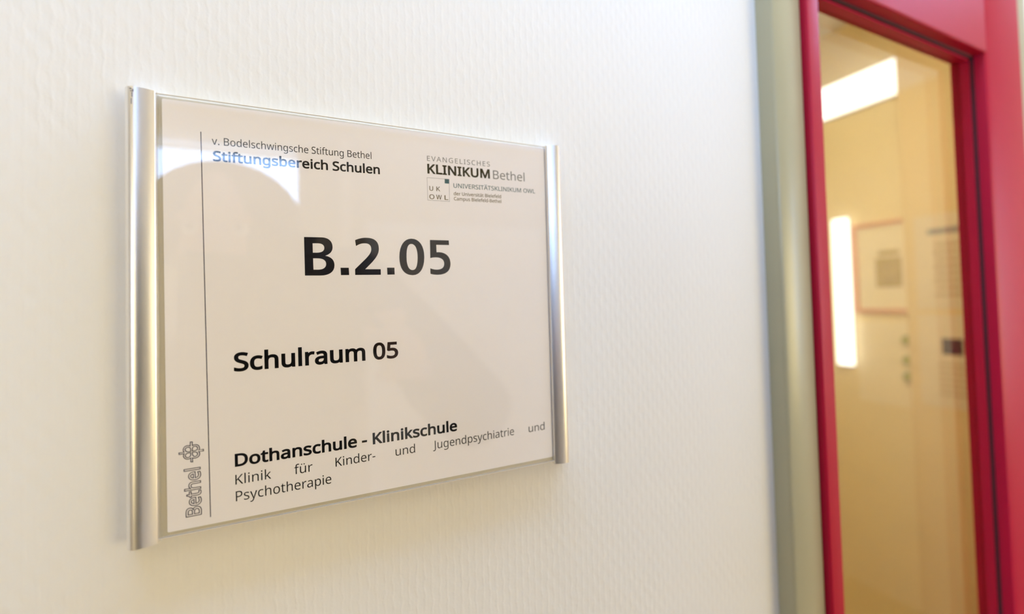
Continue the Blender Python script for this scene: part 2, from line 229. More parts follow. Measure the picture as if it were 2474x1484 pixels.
# ------------------------------------------------------------------ lettering (flat print on the sheet)
GL = json.loads(r'''{" ":[364,[]],"-":[451,[[56,321,56,430,395,430,395,321]]],".":[375,[[101,76,104,107,112,131,126,148,144,160,164,167,186,169,209,167,230,160,249,148,263,131,272,107,275,76,272,45,263,21,249,3,230,-10,209,-17,186,-20,164,-17,144,-10,126,3,112,21,104,45]]],"0":[801,[[732,501,732,454,730,408,726,365,721,323,714,284,704,238,691,196,675,158,656,123,635,91,610,64,583,40,553,21,519,6,482,-5,442,-12,399,-14,356,-12,316,-4,279,8,245,25,214,48,186,74,161,106,139,141,120,181,104,225,93,265,85,307,78,352,73,399,70,449,69,501,70,554,72,604,77,652,83,697,91,739,102,779,116,822,134,862,155,897,180,928,207,954,238,976,273,993,311,1006,353,1013,399,1015,442,1013,483,1006,520,993,554,976,585,954,614,928,639,897,661,862,680,822,696,779,707,739,716,697,723,652,728,604,731,554],[192,501,193,448,195,399,199,353,205,311,212,273,224,230,239,193,257,162,278,137,303,117,331,102,363,94,399,91,435,94,467,102,496,116,520,136,542,161,560,192,575,229,587,272,594,311,600,353,604,399,607,448,608,501,607,554,604,604,600,649,594,691,587,729,575,771,560,808,542,839,520,865,496,885,467,899,435,908,399,910,363,908,331,899,303,885,278,865,257,839,239,808,224,771,212,729,205,691,199,649,195,604,193,554]]],"5":[801,[[385,613,435,611,481,605,524,594,563,578,599,559,630,536,657,509,680,478,698,444,711,406,719,364,721,319,719,279,714,241,705,205,693,172,676,141,652,105,622,75,588,48,548,26,514,12,476,0,436,-8,393,-12,347,-14,309,-13,273,-11,237,-6,202,0,160,11,121,24,88,41,88,157,115,142,144,129,176,118,211,109,246,101,281,95,315,92,349,91,385,92,418,97,449,104,478,114,512,132,541,156,564,186,578,211,588,240,593,272,595,307,591,353,580,393,561,428,535,457,508,476,476,491,438,501,394,508,345,510,317,509,287,507,255,503,223,498,196,493,174,489,112,528,150,1000,651,1000,651,888,255,888,231,598,249,601,270,604,296,608,324,611,353,613]]],"A":[895,[[763,0,643,310,246,310,127,0,0,0,391,1004,504,1004,894,0],[493,724,479,765,473,785,466,805,460,826,445,874,431,817,423,790,415,765,402,724,289,422,605,422]]],"B":[910,[[422,1000,482,998,536,994,586,986,631,975,671,962,705,945,740,919,767,887,786,849,797,804,801,752,799,714,791,680,779,648,763,619,741,594,715,572,684,554,650,540,611,531,611,524,651,515,689,503,725,487,756,467,783,442,805,412,818,385,827,355,833,322,835,284,832,241,824,200,811,163,793,130,769,100,742,74,710,51,673,33,641,21,606,12,569,5,529,1,487,0,136,0,136,1000],[447,574,506,577,555,585,594,597,623,616,644,639,659,667,668,700,671,738,667,776,656,809,638,836,613,856,587,869,555,879,518,886,475,891,427,892,262,892,262,574],[262,469,262,106,464,106,514,109,557,115,594,125,624,140,648,158,671,186,687,218,697,254,700,294,698,328,690,359,677,387,658,411,633,431,600,447,571,457,537,464,498,468,454,469]]],"C":[885,[[564,903,525,902,488,897,453,888,420,876,389,861,361,842,335,821,311,796,290,769,271,738,256,705,242,669,232,630,224,589,220,546,218,500,220,452,225,407,232,364,243,323,257,286,279,243,305,205,336,173,372,146,404,128,439,114,477,104,519,99,563,97,596,97,627,99,658,103,688,108,727,116,765,125,803,136,803,27,765,14,726,4,687,-4,656,-8,622,-12,585,-13,545,-14,495,-12,449,-7,405,2,364,14,325,30,290,49,251,76,216,108,186,144,159,184,137,228,121,268,108,310,98,355,91,401,87,450,85,501,87,546,90,589,97,630,106,670,117,709,131,745,147,780,165,812,186,843,209,871,235,897,263,921,293,942,325,961,360,977,397,990,436,1001,477,1008,520,1013,566,1014,604,1013,641,1010,678,1005,714,999,749,990,782,980,813,968,842,955,791,849,759,862,725,875,688,887,659,894,629,899,597,902]]],"D":[1022,[[937,510,935,455,930,404,921,355,909,310,894,268,875,228,852,192,827,159,799,129,768,102,733,78,696,57,656,40,613,26,568,14,519,6,468,2,415,0,136,0,136,1000,444,1000,493,998,540,994,585,986,628,975,668,961,706,944,748,919,786,891,821,858,851,821,877,779,895,742,910,701,922,658,930,611,935,562],[804,506,802,557,797,604,788,648,776,688,760,724,735,764,706,798,671,827,631,851,596,866,557,877,516,886,473,891,426,892,262,892,262,108,398,108,463,111,522,119,575,133,623,152,666,177,702,208,733,244,759,286,779,332,793,385,801,442]]],"E":[779,[[695,0,136,0,136,1000,695,1000,695,889,262,889,262,577,669,577,669,468,262,468,262,111,695,111]]],"G":[1020,[[570,528,916,528,916,38,875,25,834,15,793,6,752,-1,718,-6,682,-9,645,-12,606,-14,564,-14,514,-12,466,-7,421,2,379,14,339,29,303,48,262,75,226,107,193,142,165,182,141,226,124,266,110,308,99,352,92,399,87,448,85,500,87,551,92,600,101,646,113,690,128,732,147,772,169,809,194,843,222,874,253,902,287,928,324,950,364,970,407,986,452,998,500,1007,550,1012,604,1014,645,1013,685,1010,725,1005,763,999,799,990,835,980,869,968,902,955,854,846,827,857,798,868,767,878,735,887,701,894,667,899,632,902,597,903,550,901,507,896,466,886,428,872,392,854,360,833,330,809,304,781,281,749,262,715,246,677,233,637,224,594,219,548,217,500,219,453,223,409,231,367,242,327,256,289,273,254,293,222,318,194,345,168,377,146,412,128,451,114,495,103,542,97,594,95,636,96,673,98,706,102,736,107,764,113,790,119,790,416,570,416]]],"H":[1038,[[901,0,775,0,775,466,262,466,262,0,136,0,136,1000,262,1000,262,577,775,577,775,1000,901,1000]]],"I":[475,[[417,0,56,0,56,73,174,99,174,899,56,927,56,1000,417,1000,417,927,300,899,300,99,417,73]]],"J":[382,[[-6,-266,-37,-265,-64,-261,-88,-255,-109,-248,-109,-141,-86,-147,-62,-151,-36,-154,-8,-155,15,-154,37,-149,58,-141,78,-130,95,-113,109,-92,120,-66,127,-33,129,6,129,1000,255,1000,255,15,253,-31,247,-73,237,-110,223,-144,205,-173,184,-198,159,-219,132,-236,101,-249,68,-259,32,-264]]],"K":[867,[[867,0,718,0,364,478,262,388,262,0,136,0,136,1000,262,1000,262,507,347,602,434,697,704,1000,852,1000,455,564]]],"L":[734,[[136,0,136,1000,262,1000,262,112,699,112,699,0]]],"M":[1270,[[577,0,248,877,242,877,244,856,246,833,247,805,251,711,251,676,252,642,252,606,252,0,136,0,136,1000,322,1000,630,181,636,181,950,1000,1134,1000,1134,0,1010,0,1010,615,1010,647,1010,680,1011,712,1012,744,1014,774,1015,803,1020,875,1014,875,681,0]]],"N":[1064,[[929,0,782,0,246,831,241,831,243,808,244,782,246,754,250,660,251,627,252,593,252,559,252,0,136,0,136,1000,282,1000,815,172,821,172,817,239,813,338,812,372,811,405,811,436,811,1000,929,1000]]],"O":[1094,[[1008,501,1007,456,1004,412,998,370,990,329,979,291,966,254,951,219,933,186,914,156,891,127,861,95,826,67,789,43,747,22,712,9,674,-1,634,-8,592,-13,548,-14,502,-13,458,-8,418,-1,379,10,343,23,302,44,264,68,229,96,199,128,177,156,158,187,141,219,126,254,113,291,103,330,96,371,90,413,87,457,85,503,87,553,91,601,98,647,108,691,120,732,136,772,158,816,185,856,215,891,250,923,289,951,325,971,364,987,406,999,450,1008,498,1014,549,1015,598,1014,644,1008,687,999,728,987,766,971,801,952,840,924,875,892,906,857,933,817,956,772,972,733,985,691,995,647,1003,601,1007,552],[218,501,220,452,224,406,231,363,241,322,254,284,273,241,298,204,328,171,362,144,393,127,427,113,464,103,504,97,548,95,591,97,632,103,669,113,703,127,733,144,767,171,796,204,821,241,840,284,853,322,863,363,870,406,874,452,875,501,873,562,867,618,856,670,840,717,821,760,797,798,768,830,735,857,696,878,652,893,603,902,549,905,505,903,465,897,427,887,393,874,362,856,328,830,298,798,273,760,254,718,241,680,231,640,224,597,220,550]]],"P":[847,[[401,1000,463,998,519,991,570,981,615,966,653,947,686,923,719,890,744,851,762,808,772,759,776,706,774,665,767,626,756,588,739,551,717,517,689,486,664,465,635,446,602,429,566,415,534,406,499,399,461,394,420,390,377,389,262,389,262,0,136,0,136,1000],[389,892,262,892,262,497,363,497,408,498,450,502,487,509,521,518,559,534,591,555,615,583,632,616,642,655,646,700,642,746,630,785,611,818,584,845,557,862,523,875,484,885,440,890]]],"R":[871,[[412,1000,460,999,504,995,545,989,583,980,617,968,655,951,687,929,715,903,737,874,754,840,766,803,773,761,776,716,774,677,769,643,759,611,746,583,725,550,700,521,672,498,641,478,609,462,576,448,850,0,703,0,461,413,262,413,262,0,136,0,136,1000],[405,891,262,891,262,520,412,520,458,522,499,527,534,537,565,551,590,568,614,595,632,628,642,666,646,710,643,751,634,786,620,815,599,839,573,858,541,873,512,881,480,886,444,890]]],"S":[769,[[703,268,700,224,692,185,679,148,660,116,636,86,607,60,574,38,536,20,502,8,467,-2,429,-9,388,-13,346,-14,309,-13,273,-12,239,-8,206,-4,175,1,146,8,119,15,94,24,71,34,71,154,98,143,128,133,161,123,197,113,235,105,273,100,312,96,352,95,387,96,420,100,449,106,476,115,507,130,532,148,552,171,566,197,574,225,577,256,575,287,568,315,556,339,539,361,515,382,484,401,456,416,423,431,385,446,342,462,311,474,281,487,254,500,229,513,199,532,172,553,148,576,129,600,113,627,100,655,91,687,86,721,84,759,87,798,94,833,107,866,125,896,147,922,173,946,203,966,237,983,275,997,315,1006,358,1012,403,1014,444,1013,482,1010,519,1005,555,999,588,990,620,981,650,970,679,958,640,850,604,864,567,877,527,888,497,895,465,900,433,902,401,903,361,901,326,895,296,885,270,871,249,854,232,834,221,811,214,785,211,758,214,726,221,698,232,674,249,652,272,632,301,613,327,600,357,586,391,571,430,556,472,540,511,523,547,505,579,487,608,467,633,446,654,423,672,398,685,370,695,339,701,305]]],"T":[779,[[452,0,326,0,326,889,14,889,14,1000,763,1000,763,889,452,889]]],"U":[1024,[[896,353,895,312,890,273,881,236,869,200,854,166,836,134,814,105,788,79,759,55,726,34,690,17,650,3,606,-6,558,-12,507,-14,447,-11,393,-3,343,11,298,31,258,57,223,88,194,123,169,162,150,205,137,252,129,302,126,356,126,1000,252,1000,252,352,255,305,263,263,276,225,294,192,317,162,346,138,380,119,419,106,464,98,514,95,557,97,596,103,631,114,662,128,688,146,711,167,730,192,745,219,757,249,765,282,770,316,772,353,772,1000,896,1000]]],"V":[840,[[840,1000,483,0,357,0,0,1000,132,1000,357,359,367,332,376,306,384,280,391,255,398,231,404,208,410,185,415,163,420,140,425,163,430,185,436,209,443,232,450,257,457,282,483,361,707,1000]]],"W":[1303,[[1284,1000,1018,0,891,0,696,655,679,716,664,775,652,823,648,841,646,853,641,823,636,801,630,775,616,715,610,694,604,673,598,651,409,0,282,0,17,1000,148,1000,304,389,309,368,315,347,319,326,333,264,338,234,343,206,352,151,361,209,364,229,368,249,373,270,377,291,383,312,388,333,405,396,581,1000,711,1000,895,392,901,371,907,349,913,327,929,263,935,233,940,204,950,151,953,175,956,200,961,225,966,251,971,278,978,305,999,391,1153,1000]]],"a":[786,[[403,763,455,761,502,754,542,742,577,725,606,703,630,676,649,643,662,605,670,561,672,511,672,0,583,0,559,106,553,106,532,81,509,58,487,39,463,22,437,9,408,-1,377,-8,341,-13,301,-14,268,-13,237,-8,208,-1,180,10,147,29,118,53,95,83,82,110,72,140,66,172,64,209,68,251,79,290,96,325,121,355,153,382,185,400,222,416,265,429,313,438,366,445,424,448,552,452,552,497,549,541,542,577,529,606,511,627,480,648,442,660,396,664,358,662,320,656,284,646,250,634,216,621,185,606,147,699,173,712,201,724,231,734,263,744,297,753,332,759,367,762],[440,363,387,359,342,353,303,344,271,332,246,318,222,296,205,271,195,241,192,207,196,169,209,138,230,115,258,99,291,89,329,85,375,89,416,99,454,115,487,138,515,168,535,205,546,249,550,300,550,367]]],"b":[861,[[242,805,242,774,241,745,240,716,239,691,237,669,235,651,242,651,266,681,296,708,331,731,361,745,395,755,433,761,475,763,520,761,562,752,601,739,637,720,670,696,700,666,725,631,747,590,763,545,775,494,782,437,784,375,783,325,778,279,770,236,760,196,746,160,725,119,699,84,670,54,637,29,601,10,562,-3,520,-11,475,-14,433,-12,395,-6,361,4,331,18,296,41,266,67,242,95,232,95,207,0,119,0,119,1064,242,1064],[454,661,416,659,382,654,353,644,328,631,300,607,278,576,262,539,253,505,247,468,244,426,242,380,242,374,244,321,250,273,259,231,271,194,288,162,309,135,337,115,370,100,410,91,457,88,504,93,545,107,579,130,607,162,625,195,639,232,649,275,655,323,657,377,655,431,649,479,639,521,625,558,607,590,579,621,544,643,502,657]]],"c":[672,[[420,-14,372,-11,326,-4,283,9,243,27,206,50,174,78,145,113,121,153,105,189,93,229,84,272,79,320,77,371,79,425,84,474,94,519,107,560,123,597,148,637,178,672,211,701,249,724,281,739,315,750,351,758,389,763,429,765,466,763,503,759,539,753,573,744,601,735,626,724,588,622,565,630,538,638,510,646,481,652,453,656,426,657,390,655,357,649,327,639,301,625,271,600,247,568,228,529,218,496,210,459,206,418,204,373,206,329,210,290,218,253,228,220,247,181,271,150,300,125,325,111,353,100,385,94,419,92,458,94,494,98,527,105,558,114,586,124,613,136,613,27,587,15,560,5,530,-4,498,-9,461,-13]]],"d":[861,[[385,-14,331,-10,282,2,237,21,197,48,161,83,135,118,114,159,98,205,86,256,79,312,77,374,79,436,86,492,98,544,115,590,136,630,162,666,192,696,224,721,260,740,299,754,341,762,387,765,424,763,458,758,489,750,516,739,542,726,564,710,585,693,603,674,619,654,627,654,623,708,620,740,619,765,619,1064,742,1064,742,0,643,0,625,101,619,101,603,80,585,61,564,43,542,27,516,13,488,1,457,-7,423,-12],[405,88,460,92,506,105,544,125,572,153,590,182,603,216,613,255,619,300,620,350,620,373,619,426,613,474,604,517,591,555,574,588,553,615,525,635,491,650,450,659,403,662,357,658,316,643,282,618,254,583,236,550,222,511,212,469,206,422,204,371,206,320,212,273,222,231,236,195,254,162,282,130,317,107,358,93]]],"e":[790,[[409,765,456,762,499,754,539,741,575,723,608,700,636,672,661,640,681,604,698,565,709,522,716,475,718,426,718,352,204,352,208,303,216,259,229,221,247,187,270,158,297,134,327,115,362,102,401,94,444,91,479,92,511,94,542,99,571,104,608,115,646,127,685,143,685,35,647,20,609,7,571,-2,542,-7,510,-11,476,-13,438,-14,397,-12,357,-7,319,2,284,14,250,29,211,54,177,84,148,119,123,159,106,195,93,234,84,276,79,321,77,370,79,418,84,463,92,505,103,545,118,581,141,623,168,659,199,691,235,717,274,738,316,753,361,762],[408,664,366,660,329,650,296,632,268,607,245,576,227,539,215,497,207,450,590,450,587,491,581,528,570,562,555,591,535,616,511,637,481,652,447,661]]],"f":[482,[[465,655,276,655,276,0,153,0,153,655,21,655,21,713,153,755,153,798,154,844,160,886,169,923,181,955,203,992,231,1021,265,1043,293,1056,325,1064,359,1070,396,1071,425,1071,453,1068,478,1064,502,1058,523,1053,542,1046,510,950,486,957,458,964,428,969,398,971,360,966,330,952,306,929,293,906,283,876,278,841,276,800,276,751,465,751]]],"g":[861,[[385,765,421,763,456,758,488,749,519,737,548,721,574,701,598,678,620,651,627,651,644,751,742,751,742,-13,740,-64,733,-110,722,-153,706,-191,685,-225,660,-254,630,-279,595,-300,564,-313,529,-323,492,-330,450,-335,406,-336,366,-335,328,-333,292,-329,257,-324,224,-318,193,-309,163,-300,136,-289,136,-175,164,-188,194,-200,226,-210,261,-218,297,-225,334,-230,373,-233,413,-234,459,-230,499,-220,535,-202,565,-177,589,-146,607,-110,617,-69,620,-22,620,7,622,55,623,82,625,99,619,99,598,73,575,49,550,30,522,14,491,2,459,-7,424,-12,387,-14,340,-11,297,-3,257,12,221,31,188,57,159,88,134,125,113,165,98,211,86,261,79,315,77,374,79,432,86,485,98,535,113,580,134,622,159,659,188,691,221,718,256,738,296,753,339,762],[402,661,362,657,326,646,295,627,268,602,245,569,228,529,217,495,210,458,206,417,204,373,207,320,213,272,223,230,237,192,256,160,284,128,318,105,359,91,405,87,441,88,474,93,503,102,528,113,551,129,570,148,586,171,599,198,609,228,616,263,620,302,622,345,622,374,620,423,616,466,609,505,599,539,580,577,556,608,527,632,500,645,471,654,438,659]]],"h":[866,[[242,752,242,725,240,697,238,671,235,647,244,647,261,672,281,693,304,711,329,727,356,740,385,750,415,757,446,762,478,763,521,762,561,756,597,747,630,735,658,718,683,698,704,674,721,646,735,613,744,576,750,535,752,489,752,0,630,0,630,480,628,523,620,560,607,591,590,616,566,636,537,650,503,658,462,661,422,659,387,653,357,643,331,630,302,605,279,574,263,537,254,505,247,469,244,430,242,388,242,0,119,0,119,1064,242,1064]]],"i":[361,[[242,751,242,0,119,0,119,751],[182,1032,209,1027,232,1013,244,998,251,978,254,954,251,930,244,910,232,895,209,880,182,875,154,880,130,895,119,910,112,930,109,954,112,978,119,998,130,1013,154,1027]]],"k":[748,[[241,508,240,482,239,450,235,387,241,387,266,419,300,461,317,481,331,497,570,751,714,751,410,430,735,0,587,0,326,350,241,276,241,0,119,0,119,1064,241,1064]]],"l":[361,[[242,0,119,0,119,1064,242,1064]]],"m":[1310,[[943,765,991,762,1034,754,1072,741,1105,723,1133,700,1156,670,1173,635,1186,592,1194,544,1196,489,1196,0,1074,0,1074,483,1072,525,1065,561,1053,591,1037,616,1016,636,990,650,958,658,922,661,871,657,828,645,793,626,765,598,749,571,735,538,726,502,720,460,718,415,718,0,597,0,597,483,595,520,589,553,580,582,567,606,550,626,529,641,505,652,476,659,443,661,407,659,375,653,347,643,324,630,297,605,277,575,261,538,253,506,247,471,243,432,242,389,242,0,119,0,119,751,218,751,237,648,244,648,261,673,280,695,302,714,326,729,351,742,378,752,406,759,435,763,465,765,507,763,545,757,579,747,610,734,637,716,660,695,679,669,695,639,702,639,722,669,746,695,774,716,805,734,838,747,872,757,907,763]]],"n":[866,[[480,765,532,762,577,754,618,741,653,723,683,700,708,670,727,635,741,592,749,544,752,489,752,0,630,0,630,480,628,523,620,560,607,591,590,616,566,636,537,650,503,658,462,661,415,658,375,650,340,636,312,616,290,591,273,561,259,525,250,485,244,440,242,389,242,0,119,0,119,751,218,751,237,648,244,648,262,673,283,695,306,714,332,729,359,742,388,752,418,759,449,763]]],"o":[847,[[772,377,770,331,766,288,758,248,747,211,734,176,717,144,699,115,677,88,653,65,627,44,598,26,567,12,533,1,498,-8,461,-12,422,-14,385,-12,350,-8,317,1,284,12,254,26,225,44,199,65,175,88,153,115,134,144,117,176,103,211,92,248,84,288,79,331,77,377,79,425,84,470,92,512,104,552,119,588,142,628,170,664,203,694,239,719,272,736,307,748,344,757,384,763,426,765,466,763,504,757,540,748,574,736,606,719,643,694,675,664,703,628,728,588,743,552,756,512,765,470,770,425],[204,377,206,334,210,294,217,257,228,223,241,193,257,166,277,143,300,123,326,108,355,97,388,90,424,88,461,90,493,97,523,108,549,123,572,143,592,166,608,193,621,223,631,257,638,294,643,334,644,377,643,420,638,460,631,496,620,529,602,568,578,601,548,627,522,642,493,652,460,659,423,661,369,656,324,642,286,619,256,585,238,553,223,516,213,474,207,428]]],"p":[861,[[476,765,529,761,578,749,623,730,664,703,700,668,725,633,747,593,763,547,775,496,782,439,784,377,783,327,778,281,770,238,760,198,746,162,725,121,700,85,671,55,638,30,602,11,562,-3,520,-11,475,-14,438,-12,404,-7,373,1,344,13,319,26,296,41,276,58,258,76,242,95,234,95,237,68,239,35,241,12,242,-9,242,-28,242,-336,119,-336,119,751,220,751,237,648,242,648,258,669,276,689,296,707,319,724,344,738,372,749,403,758,438,763],[454,661,418,659,386,654,357,645,332,632,304,610,282,581,265,546,255,516,249,481,244,443,242,401,242,377,244,332,247,291,253,254,262,220,278,180,300,148,328,122,354,107,384,97,418,90,457,88,500,92,537,105,569,126,596,154,618,189,635,229,645,263,651,299,656,337,657,378,655,428,649,473,639,514,625,551,607,584,579,618,544,642,502,656]]],"r":[578,[[469,765,491,764,515,763,538,760,557,756,542,643,523,647,502,650,481,652,461,653,432,651,405,645,378,634,353,621,330,604,308,583,289,560,273,534,260,504,250,472,244,438,242,401,242,0,119,0,119,751,220,751,234,613,239,613,256,641,276,666,297,690,320,711,346,729,374,744,404,756,436,762]]],"s":[671,[[608,207,606,172,599,140,587,111,571,85,551,62,527,42,499,25,468,11,433,0,394,-8,353,-12,308,-14,270,-13,235,-11,203,-7,173,-1,137,8,103,20,73,34,73,146,105,131,141,117,181,104,213,96,246,90,278,87,311,85,355,87,392,93,423,102,447,116,470,138,484,165,489,196,485,223,473,246,460,261,442,276,418,291,396,303,370,315,339,328,304,342,269,356,236,370,206,384,179,398,147,418,121,440,99,465,84,494,75,527,71,566,76,611,91,650,115,684,149,713,182,732,219,746,260,756,304,763,353,765,387,764,419,761,451,757,481,751,520,741,557,729,592,714,550,616,518,629,485,640,451,650,416,658,381,662,345,664,298,661,260,653,229,639,207,621,194,599,189,573,194,544,207,520,222,506,242,492,268,478,291,468,318,456,348,443,382,430,417,417,449,403,478,389,504,375,535,355,561,333,581,307,596,279,605,245]]],"t":[506,[[370,87,398,88,427,92,454,97,475,102,475,8,451,-1,419,-8,395,-11,371,-13,349,-14,311,-12,274,-5,240,6,209,23,182,47,160,77,146,105,137,138,131,176,129,218,129,655,22,655,22,714,130,763,179,923,252,923,252,751,469,751,469,655,252,655,252,221,256,180,267,146,285,120,309,101,337,90]]],"u":[866,[[746,751,746,0,646,0,627,99,622,99,604,75,584,53,560,35,534,20,507,7,478,-2,447,-9,416,-13,384,-14,341,-12,301,-7,265,2,233,15,205,31,180,51,159,75,141,104,128,136,118,173,113,214,111,259,111,751,235,751,235,268,238,225,245,189,258,158,276,133,299,113,328,99,362,91,402,88,442,90,477,96,508,106,534,120,563,144,586,175,603,212,612,244,618,280,622,318,623,360,623,751]]],"v":[711,[[284,0,0,751,132,751,291,308,315,239,323,215,331,191,338,167,346,136,352,109,357,109,364,136,373,168,381,192,388,216,397,241,420,308,580,751,711,751,426,0]]],"w":[1101,[[604,424,587,482,579,511,572,537,560,585,555,606,552,623,546,623,539,585,527,536,513,481,505,452,496,423,361,1,221,1,15,752,143,752,246,352,254,324,261,297,268,270,274,243,280,216,285,191,290,168,293,146,296,127,301,127,311,169,323,223,329,251,337,279,352,329,485,752,619,752,748,329,768,261,775,236,781,213,787,190,792,168,796,147,798,129,804,129,808,156,814,188,820,213,826,239,833,267,854,352,959,752,1085,752,877,1,732,1]]],"y":[714,[[1,751,133,751,296,324,321,251,329,228,336,205,343,183,349,161,354,140,359,119,364,119,371,145,380,175,391,211,403,249,416,287,429,325,581,751,714,751,391,-104,377,-138,362,-169,346,-199,328,-226,303,-259,274,-286,242,-307,215,-320,185,-329,153,-334,118,-336,86,-335,59,-333,35,-329,15,-325,15,-227,53,-232,75,-235,98,-235,126,-234,151,-228,173,-219,193,-207,211,-191,227,-173,241,-152,254,-128,265,-102,304,-3]]],"Ä":[895,[[763,0,643,310,246,310,127,0,0,0,391,1004,504,1004,894,0],[493,724,479,765,473,785,466,805,460,826,445,874,431,817,423,790,415,765,402,724,289,422,605,422],[249,1203,254,1234,269,1256,290,1268,315,1272,340,1268,361,1256,376,1234,381,1203,376,1172,361,1151,340,1137,315,1133,290,1137,269,1151,254,1172],[513,1203,517,1234,532,1256,552,1268,577,1272,602,1268,623,1256,638,1234,643,1203,638,1172,623,1151,602,1137,577,1133,552,1137,532,1151,517,1172]]],"ä":[786,[[403,763,455,761,502,754,542,742,577,725,606,703,630,676,649,643,662,605,670,561,672,511,672,0,583,0,559,106,553,106,532,81,509,58,487,39,463,22,437,9,408,-1,377,-8,341,-13,301,-14,268,-13,237,-8,208,-1,180,10,147,29,118,53,95,83,82,110,72,140,66,172,64,209,68,251,79,290,96,325,121,355,153,382,185,400,222,416,265,429,313,438,366,445,424,448,552,452,552,497,549,541,542,577,529,606,511,627,480,648,442,660,396,664,358,662,320,656,284,646,250,634,216,621,185,606,147,699,173,712,201,724,231,734,263,744,297,753,332,759,367,762],[440,363,387,359,342,353,303,344,271,332,246,318,222,296,205,271,195,241,192,207,196,169,209,138,230,115,258,99,291,89,329,85,375,89,416,99,454,115,487,138,515,168,535,205,546,249,550,300,550,367],[197,954,202,985,217,1006,238,1018,263,1022,288,1018,310,1006,324,985,329,954,324,923,310,901,288,888,263,884,238,888,217,901,202,923],[461,954,466,985,480,1006,501,1018,525,1022,550,1018,571,1006,586,985,591,954,586,923,571,901,550,888,525,884,501,888,480,901,466,923]]],"ü":[866,[[746,751,746,0,646,0,627,99,622,99,604,75,584,53,560,35,534,20,507,7,478,-2,447,-9,416,-13,384,-14,341,-12,301,-7,265,2,233,15,205,31,180,51,159,75,141,104,128,136,118,173,113,214,111,259,111,751,235,751,235,268,238,225,245,189,258,158,276,133,299,113,328,99,362,91,402,88,442,90,477,96,508,106,534,120,563,144,586,175,603,212,612,244,618,280,622,318,623,360,623,751],[237,954,242,985,256,1006,278,1018,303,1022,327,1018,349,1006,363,985,368,954,363,923,349,901,327,888,303,884,278,888,256,901,242,923],[500,954,505,985,519,1006,540,1018,564,1022,589,1018,611,1006,625,985,630,954,625,923,611,901,589,888,564,884,540,888,519,901,505,923]]]}''')
